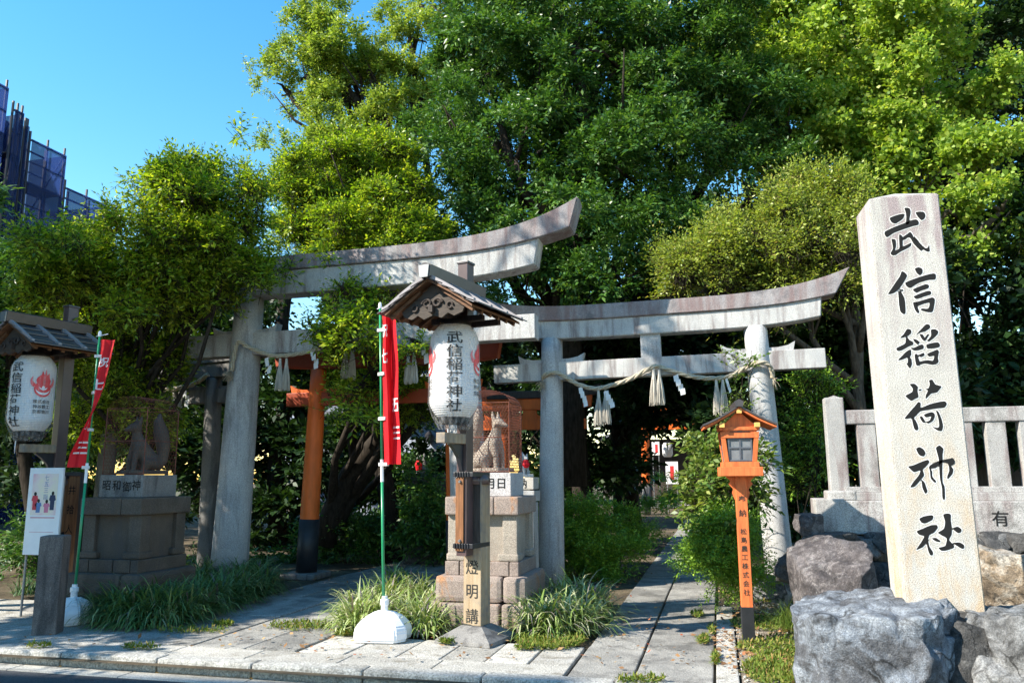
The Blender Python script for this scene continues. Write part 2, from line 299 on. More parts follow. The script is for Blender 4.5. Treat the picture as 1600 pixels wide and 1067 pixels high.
# ------------------------------------------------------------------ setting
def sheet(x0, x1, y0, y1, z, nx=1, ny=1, amp=0, sc_=.5):
    bm = BM(); g = [[bm.verts.new((x0+(x1-x0)*i/nx, y0+(y1-y0)*j/ny, z+(amp*noise.noise(Vector(((x0+(x1-x0)*i/nx)*sc_, (y0+(y1-y0)*j/ny)*sc_, 3))) if amp else 0))) for i in range(nx+1)] for j in range(ny+1)]
    for j in range(ny):
        for i in range(nx): bm.faces.new((g[j][i], g[j][i+1], g[j+1][i+1], g[j+1][i]))
    return bm
VK = 6.72                                            # street edge of the pavement
struct('ground', sheet(-150, 150, VK-.3, 300, -.035), M['earth'])
struct('road', sheet(-150, 150, -150, VK-.22, -.118, 2, 2), M['asphalt'])
bm = BM(); x = -16.0
while x < 8:                                         # kerb stones and the gutter slabs in front of them
    l = rnd.uniform(.95, 1.1); bx(bm, (x+l/2, VK-.11, -.055), (l-.012, .2, .13+rnd.uniform(-.006, .006)), rnd.uniform(-.004, .004), .022); x += l
struct('kerb', bm, M['kerb'])
bm = BM(); x = -16.0
while x < 8:
    bx(bm, (x+.6, VK-.325, -.14), (1.19, .22, .06+rnd.uniform(0, .004)), 0, .008); x += 1.2
struct('gutter', bm, M['gutter'])
def paving(cols, v0, v1, lmin, lmax, gap=.018, z=0., seed=1, dz=.004):
    r = random.Random(seed); bm = BM()
    for a, b in zip(cols, cols[1:]):
        v = v0
        while v < v1-.05:
            l = min(r.uniform(lmin, lmax), v1-v)
            if v1-v-l < .3: l = v1-v
            bx(bm, ((a+b)/2, v+l/2, z-.035+r.uniform(-dz, dz)), (b-a-gap*r.uniform(.8, 1.8), l-gap*r.uniform(.8, 1.6), .07), r.uniform(-.006, .006), .011); v += l
    return bm
bm = paving([-1.28+0, -.74, -.10], VK, 44, 1.05, 1.75, .017, 0, 3)
struct('path', bm, M['slab'])
bm = paving([-.10, .10], VK, 10.6, .8, 1.5, .014, .012, 5)
struct('path_edge', bm, M['slab_light'])
c2 = [-6.15, -5.62, -5.05, -4.46, -3.92]
bm = paving(c2, VK+.36, 15.5, 1.2, 2.1, .014, .004, 11, .006)
struct('approach_path', bm, M['slab'])
cl = [-16+.62*i for i in range(17)]
bm = paving([c for c in cl if c < -6.2]+[-6.17], VK, 9.2, .7, 1.1, .012, 0, 12)
join(bm, paving([-3.9, -3.42, -2.92, -2.5, -2.08, -1.68, -1.3], VK+.36, 7.9, .65, .9, .013, 0, 13)); 
struct('pavement', bm, M['slab_light'])
bm = BM(); x = -6.2
while x < -1.3:
    l = min(rnd.uniform(.7, 1.2), -1.3-x); bx(bm, (x+l/2, VK+.17, -.033), (l-.012, .36, .07), 0, .008); x += l
struct('pavement_border', bm, M['slab_light'])
struct('gravel_ground', sheet(.11, 3.2, VK-.02, 9.6, .0, 60, 60, .035, 2.2), M['gravel'])
# ------------------------------------------------------------------ stone gates
def sori(hb, ht, zb, zt, cb, ct, d, peak=0, n=40, p=4.0):
    bm = BM(); pr = None
    for i in range(n+1):
        t = -1+2*i/n; q = abs(t)**p
        pts = [(t*hb, -d/2, zb+cb*q), (t*ht, -d/2, zt+ct*q)]+([(t*ht, 0, zt+ct*q+peak)] if peak else [])+[(t*ht, d/2, zt+ct*q), (t*hb, d/2, zb+cb*q)]
        rg = [bm.verts.new(x) for x in pts]
        if pr:
            for j in range(len(rg)): bm.faces.new((pr[j], pr[(j+1) % len(rg)], rg[(j+1) % len(rg)], rg[j]))
        else: bm.faces.new(rg[::-1])
        pr = rg
    bm.faces.new(pr); bm.normal_update()
    ed = [e for e in bm.edges if len(e.link_faces) == 2 and e.calc_face_angle(0) > .6]
    bmesh.ops.bevel(bm, geom=ed, offset=.012, segments=2, affect='EDGES'); return bm
def torii(name, label, loc, hs, top, rb, rt, H, nh, nz, nd, kas, shi, m, rz=0, tilt=0, plate=True, mbase=None, baseh=0, wedge=True, capm=None, beam=None, group=None):
    t = thing(name, label, 'torii gate', loc, rz, group); t.rotation_euler = (0, -tilt, rz)
    beam = beam or m
    for s in (-1, 1):
        pts = [Vector((s*(hs+(top-hs)*i/8), 0, H*i/8)) for i in range(9)]; rad = [rb+(rt-rb)*i/8 for i in range(9)]
        rad[0] *= 1.03
        pb = obj('pillar', tube(BM(), pts, rad, 40), m, t, smooth=True)
        if mbase:
            q = baseh/H; bmx = tube(BM(), [(s*hs, 0, -.02), (s*(hs+(top-hs)*q), 0, baseh)], [rb*1.05, rb*1.03], 32); obj('base_sleeve', bmx, mbase, pb, smooth=True)
    if nh:
        bm = BM(); bx(bm, (0, 0, (nz[0]+nz[1])/2), (2*nh, nd, nz[1]-nz[0]), 0, .01); obj('tie_beam', bm, beam, t)
    obj('lintel', sori(*shi), beam, t); obj('top_lintel', sori(*kas), capm or m, t)
    if plate and nh:
        bm = BM(); bx(bm, (0, -.01, (nz[1]+shi[2])/2), (.30, nd*.8, shi[2]-nz[1]+.01), 0, .008); obj('central_strut', bm, m, t)
    if wedge and nh:
        for s in (-1, 1):
            xs = s*(hs+(top-hs)*nz[1]/H)
            for q in (-1, 1):
                a = rt+.0; poly = [(q*a*.7, 0), (q*(a+.33), 0), (q*(a+.36), .13), (q*(a+.26), .075), (q*(a+.12), .05), (q*a*.7, .05)]
                obj('wedge', prism(BM(), [(x+xs, z+nz[1]+.003) for x, z in poly], -nd*.32, nd*.32), m, t)
    return t
T1 = (-5.42, 11.2, 0); T2 = (-.85, 12.06, 0)
torii('stone_torii', 'largest grey stone torii, its long upswept lintel dappled with leaf shadows', T1, 1.97, 1.80, .285, .225, 4.53, 2.98, (3.56, 3.92), .26,
      (3.55, 3.68, 4.885, 5.115, .27, .49, .44, .03), (3.0, 3.08, 4.5, 4.882, .15, .19, .36), M['granite'], tilt=R(.6), capm=M['granite_cap'], beam=M['granite_beam'])
torii('stone_torii', 'lower grey stone torii over the long shaded path, straw rope looped between its pillars', T2, 1.64, 1.53, .2, .165, 3.75, 2.46, (3.09, 3.37), .2,
      (2.66, 2.88, 4.0, 4.225, .14, .29, .34, .025), (2.44, 2.47, 3.72, 3.997, .11, .14, .27), M['granite'], tilt=R(.7), capm=M['granite_cap'], beam=M['granite_beam'])
P3 = at(328, 800, 12.6)
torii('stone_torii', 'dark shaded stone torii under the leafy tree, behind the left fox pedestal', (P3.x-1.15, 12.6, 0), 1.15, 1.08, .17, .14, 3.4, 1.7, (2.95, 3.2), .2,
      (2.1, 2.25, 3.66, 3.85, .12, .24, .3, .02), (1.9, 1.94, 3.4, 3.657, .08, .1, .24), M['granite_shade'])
# vermilion wooden gates behind
P4 = gd(478, 900)
torii('vermilion_torii', 'vermilion torii with black pillar feet just behind the largest stone torii', (P4.x+1.32, P4.y, 0), 1.32, 1.22, .165, .135, 3.45, 1.78, (2.82, 3.05), .15,
      (2.15, 2.25, 3.72, 3.9, .1, .2, .3, .03), (2.0, 2.05, 3.45, 3.717, .07, .09, .2), M['vermilion'], mbase=M['base_black'], baseh=.93, beam=M['vermilion_dk'], capm=M['wood_dark'])
bm = BM(); bx(bm, (P4.x, P4.y, .02), (.62, .62, .10), 0, .03); tag(obj('foundation_stone', bm, M['granite_shade']), 'low grey foundation stone under the black foot of the vermilion pillar', 'stone')
P5 = at(786, 745, 17.)
torii('vermilion_torii', 'bright vermilion torii glimpsed between the wire fox cage and the lower stone torii', (P5.x+.62, 17, 0), .62, .58, .12, .1, 3.05, 1.25, (2.62, 2.84), .12,
      (1.5, 1.58, 3.3, 3.45, .06, .12, .26, .03), (1.35, 1.38, 3.05, 3.297, .05, .06, .16), M['vermilion'], mbase=M['base_black'], baseh=.6, capm=M['wood_dark'])
P6 = gd(1010, 803)
torii('vermilion_torii', 'small distant vermilion torii deep in shade along the path', (P6.x+1.35, P6.y, 0), 1.35, 1.27, .19, .16, 4.3, 2.0, (3.62, 3.95), .16,
      (2.4, 2.5, 4.62, 4.85, .1, .2, .35, .03), (2.2, 2.25, 4.3, 4.617, .07, .09, .22), M['vermilion'], mbase=M['granite_shade'], baseh=1.3, capm=M['wood_dark'])
# ------------------------------------------------------------------ straw ropes
def strands(bm, pts, r, turns_per_m=7):
    P = [Vector(p) for p in pts]
    fine = []
    for i in range(len(P)-1):
        a, b, c, d = P[max(i-1, 0)], P[i], P[i+1], P[min(i+2, len(P)-1)]
        for t in np.linspace(0, 1, 14, endpoint=False):
            fine.append(.5*((2*b)+(c-a)*t+(2*a-5*b+4*c-d)*t*t+(3*b-a-3*c+d)*t**3))
    fine.append(P[-1]); L = 0; ls = [0]
    for a, b in zip(fine, fine[1:]): L += (b-a).length; ls.append(L)
    for s in range(3):
        q = []
        for i, p in enumerate(fine):
            d = fine[min(i+1, len(fine)-1)]-fine[max(i-1, 0)]; x, y = frame(d); a = ls[i]*turns_per_m*2*PI/3+s*2*PI/3
            q.append(p+(x*math.cos(a)+y*math.sin(a))*r*.55)
        tube(bm, q, r*.62, 6)
def tassel(p, L, wd, seed):
    r = random.Random(seed); bm = BM()
    tube(bm, [p, p-Vector((0, 0, L*.3))], [.018, .03], 7)
    for i in range(70):
        a = r.uniform(0, 2*PI); q = math.sqrt(r.random()); e = Vector((math.cos(a)*q*wd/2, math.sin(a)*q*wd/2, -L*r.uniform(.92, 1.03)))
        s = Vector((math.cos(a)*q*.022, math.sin(a)*q*.022, -L*.22)); m_ = (s+e)/2+Vector((e.x, e.y, 0))*.12
        tube(bm, [p+s, p+m_, p+e], [.007, .006, .004], 3)
    return bm
def shide(p, L, wd):
    bm = BM(); z = p.z; x = p.x; y = p.y; h = L/4
    for i in range(4):
        ox = wd*.42*i-.02; s = h*1.25
        q = [(x+ox-wd/2, z-i*h), (x+ox+wd/2, z-i*h+.02), (x+ox+wd/2+.01, z-i*h-s+.02), (x+ox-wd/2+.01, z-i*h-s)]
        a = [bm.verts.new((u, y+.012*i*(-1)**i-.004*i, v)) for u, v in q]; bm.faces.new(a)
    return bm
def rope(label, loc, pxs, v, tassels, shides, rad, ends, group='straw ropes hung across the stone torii'):
    t = thing('straw_rope', label, 'rope', loc, 0, group)
    bm = BM(); strands(bm, [at(x, y, v+dv) for x, y, dv in pxs], rad); 
    for e in ends:
        p = at(*e[:2], v+e[2]); r = random.Random(4)
        for i in range(60 if e[3] > 0 else 22):
            d = Vector((r.uniform(-1, .2)*e[3], r.uniform(-1, .3), r.uniform(-1.3, .1))).normalized()*r.uniform(.06, .17); tube(bm, [p, p+d*.6, p+d+Vector((0, 0, -.04))], .003, 3)
    obj('rope', bm, M['straw'], t, True, smooth=True)
    for i, (x, y, L, wd) in enumerate(tassels): obj('straw_tassel', tassel(at(x, y, v), L, wd, i), M['straw_pale'], t, True)
    for x, y, L, wd in shides: obj('paper_streamer', shide(at(x, y, v-.02), L, wd), M['paper_white'], t, True)
    return t
v2f = T2[1]-.16
rope('thick twisted straw rope drooping in two loops across the lower stone torii', (T2[0], v2f, 3.1),
     [(851, 596, .1), (850, 587, -.02), (868, 582, -.07), (888, 592, -.02), (905, 601, 0), (930, 607, 0), (955, 602, 0), (985, 592, 0), (1010, 578, 0), (1026, 572, 0), (1045, 578, 0), (1080, 588, 0), (1110, 591, 0), (1140, 588, 0), (1162, 576, 0), (1182, 567, -.08), (1201, 570, -.05), (1208, 590, .02)], v2f,
     [(935, 610, .53, .17), (946, 610, .50, .17), (1021, 576, .54, .15), (1030, 577, .52, .15), (1119, 593, .52, .14), (1129, 592, .50, .13)],
     [(909, 606, .28, .06), (949, 612, .24, .07), (1058, 587, .28, .07), (1137, 592, .2, .03)], .032, [(851, 597, .05, 1), (1208, 592, 0, -.4)])
v1f = T1[1]-.2
rope('straw rope across the largest stone torii, partly behind leaves', (T1[0], v1f, 3.4),
     [(362, 580, -.1), (366, 555, -.12), (372, 535, -.15), (388, 542, -.14), (402, 548, -.05), (430, 556, 0), (470, 552, 0), (505, 543, 0), (545, 533, 0), (580, 540, 0), (620, 548, 0), (645, 545, 0), (670, 535, 0), (695, 520, -.05), (712, 505, -.1)], v1f,
     [(438, 560, .5, .14), (448, 560, .5, .14), (540, 540, .5, .14), (551, 540, .52, .14), (638, 552, .46, .13), (647, 550, .46, .13)],
     [(418, 560, .24, .06), (490, 548, .28, .07), (661, 540, .27, .07)], .032, [(362, 582, -.1, 1)])
v3f = 12.45
rope('old straw rope in deep shade on the dark stone torii', (P3.x-1.15, v3f, 2.9), [(150, 585, 0), (175, 598, 0), (205, 603, 0), (235, 606, 0), (262, 609, 0), (290, 604, 0), (310, 596, 0), (325, 585, -.05)], v3f,
     [(272, 612, .52, .17), (281, 612, .5, .17), (160, 610, .52, .17)], [(289, 605, .34, .08)], .04, [])
# ------------------------------------------------------------------ fox pedestals with wire cages
def remesh(o, vs=.012):
    m = o.modifiers.new('remesh', 'REMESH'); m.mode = 'VOXEL'; m.voxel_size = vs; m.use_smooth_shade = True
    s = o.modifiers.new('smooth', 'SMOOTH'); s.iterations = 4; s.factor = .5
def fox_bm(s=1.):
    """seated guardian fox facing -y, tail upright behind, on z=0"""
    b = BM(); V = lambda *p: Vector(p)*s
    tube(b, [V(0, .16, .07), V(0, .10, .15), V(0, .02, .27), V(0, -.045, .38), V(0, -.06, .46), V(0, -.07, .52)], [x*s for x in (.10, .125, .105, .085, .06, .05)], 14)
    for q in (-1, 1):
        tube(b, [V(q*.055, -.06, .34), V(q*.06, -.095, .2), V(q*.06, -.105, .03)], [x*s for x in (.05, .036, .03)], 8); ell(b, V(q*.06, -.125, .02), V(.033, .055, .024), 2)
        tube(b, [V(q*.085, .12, .12), V(q*.115, .02, .13), V(q*.105, .0, .05)], [x*s for x in (.09, .075, .04)], 9); ell(b, V(q*.105, -.03, .02), V(.035, .075, .025), 2)
        tube(b, [V(q*.04, -.065, .585), V(q*.05, -.05, .64), V(q*.056, -.045, .70)], [x*s for x in (.034, .024, .006)], 7)
    ell(b, V(0, -.09, .55), V(.07, .08, .062), 3); tube(b, [V(0, -.12, .545), V(0, -.185, .525), V(0, -.225, .515)], [x*s for x in (.05, .03, .016)], 9)
    tube(b, [V(0, .20, .06), V(0, .27, .16), V(0, .27, .34), V(0, .23, .50), V(0, .19, .64), V(0, .20, .74)], [x*s for x in (.04, .06, .085, .09, .06, .012)], 11)
    return b
def hexmesh(w, h, cell, f, r=.0024):
    """chicken wire over a w x h sheet, f maps (x,y)->Vector"""
    bm = BM(); s = cell/math.sqrt(3); nx = int(w/cell)+1; ny = int(h/(1.5*s))+1; done = set()
    def seg(a, b):
        if not (0 <= a[0] <= w and 0 <= a[1] <= h and 0 <= b[0] <= w and 0 <= b[1] <= h): return
        p, q = f(*a), f(*b); d = q-p
        if d.length < 1e-6: return
        x, y = frame(d); A = [bm.verts.new(p+x*r*math.cos(k)+y*r*math.sin(k)) for k in (0, 2.1, 4.2)]; B = [bm.verts.new(q+x*r*math.cos(k)+y*r*math.sin(k)) for k in (0, 2.1, 4.2)]
        for k in range(3): bm.faces.new((A[k], A[(k+1) % 3], B[(k+1) % 3], B[k]))
    for j in range(ny):
        for i in range(nx+1):
            cx = i*cell+(cell/2 if j % 2 else 0); cy = j*1.5*s
            seg((cx, cy+s), (cx+cell/2, cy+s/2)); seg((cx, cy+s), (cx-cell/2, cy+s/2)); seg((cx-cell/2, cy+s/2), (cx-cell/2, cy-s/2))
    return bm
def pedestal(loc, label, words, mats, group):
    """stepped stone base, slab, inscribed block; z up, front is -y"""
    mb, mt, mk_ = mats
    t = thing('stone_pedestal', label, 'pedestal', loc, 0, group)
    bm = BM()
    bx(bm, (-.18, 0, .12), (.84, 1.18, .24), 0, .02); bx(bm, (.42, 0, .12), (.30, 1.18, .24), 0, .02)
    obj('footing', bm, mb, t)
    bm = BM(); bx(bm, (-.13, 0, .385), (.775, 1.06, .28), 0, .055); bx(bm, (.395, 0, .385), (.265, 1.06, .28), 0, .055); obj('rounded_base', bm, mb, t)
    bm = BM(); 
    for x, wd in ((-.345, .17), (-.09, .33), (.20, .235), (.375, .11)): bx(bm, (x, 0, .60), (wd-.008, .88, .15), 0, .01)
    obj('plinth', bm, mb, t)
    bm = BM(); bx(bm, (0, 0, .93), (.70, .70, .51), 0, .004)
    for sx_ in (-1, 1):
        for sy_ in (-1, 1):
            bx(bm, (sx_*.32, sy_*.32, .93), (.17, .17, .507), 0, .012); 
            bx(bm, (sx_*.30, sy_*.30, .72), (.24, .24, .08), 0, .02)
    obj('die', bm, mt, t)
    bm = BM(); bx(bm, (-.14, 0, 1.285), (.575, .92, .2), 0, .018); bx(bm, (.292, 0, 1.285), (.28, .92, .2), 0, .018); obj('cap_slab', bm, mb, t)
    b = obj('inscribed_block', bx(BM(), (0, 0, 1.52), (.62, .62, .265), 0, .006), mk_, t)
    bm = BM()
    for ch, x, sz in words: join(bm, text_bm(ch, sz, .01), Matrix.Translation((x, -.313, 1.53)))
    obj('inscription', bm, M['ink'], b)
    return t
def fox_cage(loc, label, group, cell=.036, wr=.0024):
    t = thing('wire_cage', label, 'cage', loc, 0, group); W, D, H = .58, .58, .80
    fr = BM()
    for x in (-W/2, W/2):
        for y in (-D/2, D/2): tube(fr, [(x, y, 0), (x, y, H)], .007, 6)
    for z in (.004, H*.5, H):
        for a, b in (((-1, -1), (1, -1)), ((1, -1), (1, 1)), ((1, 1), (-1, 1)), ((-1, 1), (-1, -1))): tube(fr, [(a[0]*W/2, a[1]*D/2, z), (b[0]*W/2, b[1]*D/2, z)], .005, 6)
    obj('cage_frame', fr, M['rust'], t)
    sides = [lambda x, y: Vector((-W/2+x, -D/2, y)), lambda x, y: Vector((W/2, -D/2+x, y)), lambda x, y: Vector((W/2-x, D/2, y)), lambda x, y: Vector((-W/2, D/2-x, y))]
    for f in sides: obj('wire_netting', hexmesh(W, H, cell, f, wr), M['rust'], t)
    def top(x, y):
        a = x/(W*1.18)*PI; return Vector((-W/2*math.cos(a), -D/2+y, H+.15*math.sin(a)))
    obj('wire_netting', hexmesh(W*1.18, D, cell, top, wr), M['rust'], t)
    return t
PR_ = Vector((-2.60, 9.20, 0)); PL_ = Vector((-6.98, 8.56, 0))
GP = 'stone pedestals carrying caged foxes'; GC = 'rusty wire cages over fox statues'; GF = 'seated stone fox statues'
pedestal(PR_, 'pinkish sunlit stone pedestal behind the post of the right lantern', [('年', -.19, .13), ('七', -.03, .13), ('月', .06, .13), ('日', .20, .13)], (M['pink'], M['buff'], M['block']), GP)
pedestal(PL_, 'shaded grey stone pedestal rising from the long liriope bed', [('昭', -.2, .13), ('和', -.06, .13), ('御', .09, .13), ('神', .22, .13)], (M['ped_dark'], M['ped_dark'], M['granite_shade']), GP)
for L_, lab, lf, mt in ((PR_, 'rusty hexagonal wire cage on the sunlit right pedestal', 'stone fox with an upright tail inside the cage on the sunlit pedestal', M['buff']), (PL_, 'wire cage in deep shade on the left pedestal', 'shade-darkened stone fox in the shaded left cage', M['ped_dark'])):
    fox_cage(L_+Vector((0, 0, 1.66)), lab, GC, *((.036, .0024) if L_ is PR_ else (.05, .0017)))
    f = thing('fox_statue', lf, 'fox statue', L_+Vector((0, 0, 1.655)), R(70) if L_ is PR_ else R(-25), GF)
    bb = obj('fox', fox_bm(1.05), mt, f); remesh(bb, .014)
    obj('statue_base', bx(BM(), (0, .04, .03), (.34, .5, .05), 0, .012), mt, f)
# little bib-wearing fox beyond
p = at(820, 745, 11.5)
t = thing('stone_pedestal', 'small pale pedestal carved with one character beside the sunlit pedestal', 'pedestal', (p.x, p.y, 0)); zt = at(820, 745, 11.5).z
obj('column', bx(BM(), (0, 0, (zt-.36)/2), (.32, .34, zt-.36), 0, .008), M['granite'], t)
obj('cap_slab', bx(BM(), (0, 0, zt-.27), (.37, .40, .15), 0, .008), M['granite'], t)
b = obj('inscribed_block', bx(BM(), (0, 0, zt-.09), (.34, .36, .17), 0, .006), M['pillar'], t)
obj('inscription', column('納', .075, .15, .15, .01, y=-.183), M['ink'], b).location.z = zt-.09
f = thing('fox_statue', 'little grey seated fox in a red bib on a small carved pedestal', 'fox statue', (p.x, p.y, zt), R(35), GF)
bb = obj('fox', fox_bm(.50), M['granite'], f); remesh(bb, .008); obj('statue_base', bx(BM(), (0, .02, .02), (.18, .28, .04), 0, .008), M['granite'], f)
bib = BM(); tube(bib, [(0, -.02, .235), (0, -.05, .17), (0, -.055, .13)], [.045, .055, .03], 10, True); obj('red_bib', bib, M['red_cloth'], f)
p = at(657, 724, 14.6)
t = thing('fox_statue', 'dark fox statue in a red bib among leaves left of the right lantern post', 'fox statue', (p.x, p.y, p.z-.2), R(-20), GF); bb = obj('fox', fox_bm(.55), M['granite_shade'], t); remesh(bb, .01)
bib = BM(); tube(bib, [(0, -.02, .26), (0, -.055, .18), (0, -.04, .08)], [.05, .075, .06], 10); obj('red_bib', bib, M['red_cloth'], t)
bm = bx(BM(), (0, 0, (p.z-.2)/2), (.75, .6, p.z-.2), 0, .03); o = obj('stone_block', bm, M['rock_dark']); o.location = (p.x+.1, p.y+.15, 0); tag(o, 'dark mossy stone block under the red-bibbed fox', 'block')
# ------------------------------------------------------------------ paper lanterns on roofed posts
LR, LH = .245, .93
def lprof(z):
    """radius at height z (0..LH)"""
    t = min(max(z/LH, 0), 1); e = .5-abs(t-.5)
    return LR*(.66+.34*math.sin(min(e/.17, 1)*PI/2)) if e < .17 else LR*(1+.0*t)
def wrap(bm, a0, off=.007, cut=.018):
    xs = [v.co.x for v in bm.verts]
    x = math.floor(min(xs)/cut)*cut
    while x < max(xs):
        bmesh.ops.bisect_plane(bm, geom=bm.verts[:]+bm.edges[:]+bm.faces[:], plane_co=(x, 0, 0), plane_no=(1, 0, 0)); x += cut
    z0 = min(v.co.z for v in bm.verts); z1 = max(v.co.z for v in bm.verts); z = z0+.01
    while z < z1:
        bmesh.ops.bisect_plane(bm, geom=bm.verts[:]+bm.edges[:]+bm.faces[:], plane_co=(0, 0, z), plane_no=(0, 0, 1)); z += .011
    for v in bm.verts:
        a = a0+v.co.x/LR; r = lprof(v.co.z)+off; v.co = Vector((r*math.sin(a), -r*math.cos(a), v.co.z))
    return bm
def fill(bm, pts2, pts3):
    vs = [bm.verts.new(p) for p in pts3]
    for tri in tessellate_polygon([[Vector((x, y, 0)) for x, y in pts2]]):
        try: bm.faces.new([vs[i] for i in tri])
        except ValueError: pass
def flat_poly(polys):
    bm = BM()
    for p in polys: fill(bm, p, [(x, 0, z) for x, z in p])
    return bm
def emblem(cx, cz, s):
    """red flaming jewel: a disc with tongues of fire above, two white arcs laid on it"""
    def tr(L): return [(cx+x*s, cz+z*s) for x, z in L]
    disc = [(math.cos(a)*.5, math.sin(a)*.5-.25) for a in np.linspace(0, 2*PI, 36, endpoint=False)]
    fl1 = [(-.30, .05), (-.42, .25), (-.34, .45), (-.16, .62), (-.10, .85), (.02, .62), (.10, .98), (.18, .60), (.30, .75), (.36, .42), (.45, .28), (.38, .05), (.2, .2), (0, .1), (-.15, .2)]
    fl2 = [(-.55, -.15), (-.70, .05), (-.72, .30), (-.58, .52), (-.60, .25), (-.50, .10), (-.42, .0)]
    fl3 = [(-a, b) for a, b in fl2]
    return [tr(disc), tr(smooth_poly(fl1, 3)), tr(smooth_poly(fl2, 3)), tr(smooth_poly(fl3, 3))], (cx, cz, s)
def arc(cx, cz, r, a0, a1, wd):
    A = [(cx+math.cos(a)*r, cz+math.sin(a)*r) for a in np.linspace(a0, a1, 16)]; B = [(cx+math.cos(a)*(r-wd*math.sin((a-a0)/(a1-a0)*PI)), cz+math.sin(a)*(r-wd*math.sin((a-a0)/(a1-a0)*PI))) for a in np.linspace(a1, a0, 16)]
    return A+B[1:-1]
def lantern(loc, rz, label, group, side_text):
    t = thing('paper_lantern', label, 'lantern', loc, rz, group)
    n = 46; prof = [(lprof(LH*i/n), LH*i/n) for i in range(n+1)]
    body = obj('paper_shade', lathe(BM(), prof, 56), M['paper'], t, smooth=True)
    obj('rim', lathe(BM(), [(LR*.60, LH-.004), (LR*.64, LH), (LR*.64, LH+.05), (LR*.55, LH+.05)], 36), M['ink'], t); obj('rim', lathe(BM(), [(LR*.55, -.062), (LR*.62, -.062), (LR*.62, -.002), (LR*.60, .002)], 36), M['ink'], t)
    bm = BM(); sz = .131; st = .134
    for i, ch in enumerate('武信稲荷神社'): join(bm, text_bm(ch, sz, .015, 1.28), Matrix.Translation((.02, 0, LH-.085-(i+.5)*st)))
    obj('lettering', wrap(bm, 0), M['ink'], body)
    for q in (1, -1):
        polys, (cx, cz, s) = emblem(0, .56, .20)
        obj('flame_emblem', wrap(flat_poly(polys), q*1.36), M['emblem'], body)
        obj('emblem_arc', wrap(flat_poly([arc(0, cz-.25*s+.01, .42*s, PI*1.05, PI*1.95, .13*s), arc(0, cz-.25*s+.035, .25*s, PI*1.05, PI*1.95, .1*s), [(math.cos(a)*.09*s, cz-.16*s+math.sin(a)*.09*s) for a in np.linspace(0, 2*PI, 12, endpoint=False)]]), q*1.36, .010), M['white'], body)
        bm = BM()
        for r_, s_ in enumerate(side_text):
            for i, ch in enumerate(s_): join(bm, text_bm(ch, .05, .012), Matrix.Translation(((i-(len(s_)-1)/2)*.05, 0, .355-.062*r_)))
        obj('lettering', wrap(bm, q*1.36), M['ink_soft'], body)
    # clear rain cover, gathered below
    bm = BM(); r = random.Random(3); rings = []; nn = 72
    for i in range(34):
        z = LH+.01-(LH+.13)*i/33; k = 1.03+.015*i/33
        if z > .1: rr = lprof(min(z, LH))*k+.006
        else: rr = (lprof(.1)*k+.006)*(1-.42*((.1-z)/.22)**1.3)
        rings.append([bm.verts.new(((rr*(1+(.012+.03*max(0, (.25-z)/.35))*math.sin(j*5.0/1.0*2*PI/nn*3+math.sin(z*7)*1.2)+.006*noise.noise(Vector((j*.5, z*5, 1)))))*math.cos(2*PI*j/nn), (rr*(1+(.012+.03*max(0, (.25-z)/.35))*math.sin(j*5.0*2*PI/nn*3+math.sin(z*7)*1.2)))*math.sin(2*PI*j/nn), z)) for j in range(nn)])
    for a, b in zip(rings, rings[1:]):
        for j in range(nn): bm.faces.new((a[j], a[(j+1) % nn], b[(j+1) % nn], b[j]))
    obj('rain_cover', bm, M['plastic'], t, smooth=True)
    obj('tie_string', tube(BM(), [(-.05, -.12, -.12), (-.045, -.125, -.2), (-.05, -.12, -.27)], [.008, .006, .003], 6), M['white_cloth'], t)
    obj('hanging_wire', tube(BM(), [(0, 0, LH+.04), (0, 0, LH+.20)], .006, 6), M['iron'], t)
    return t
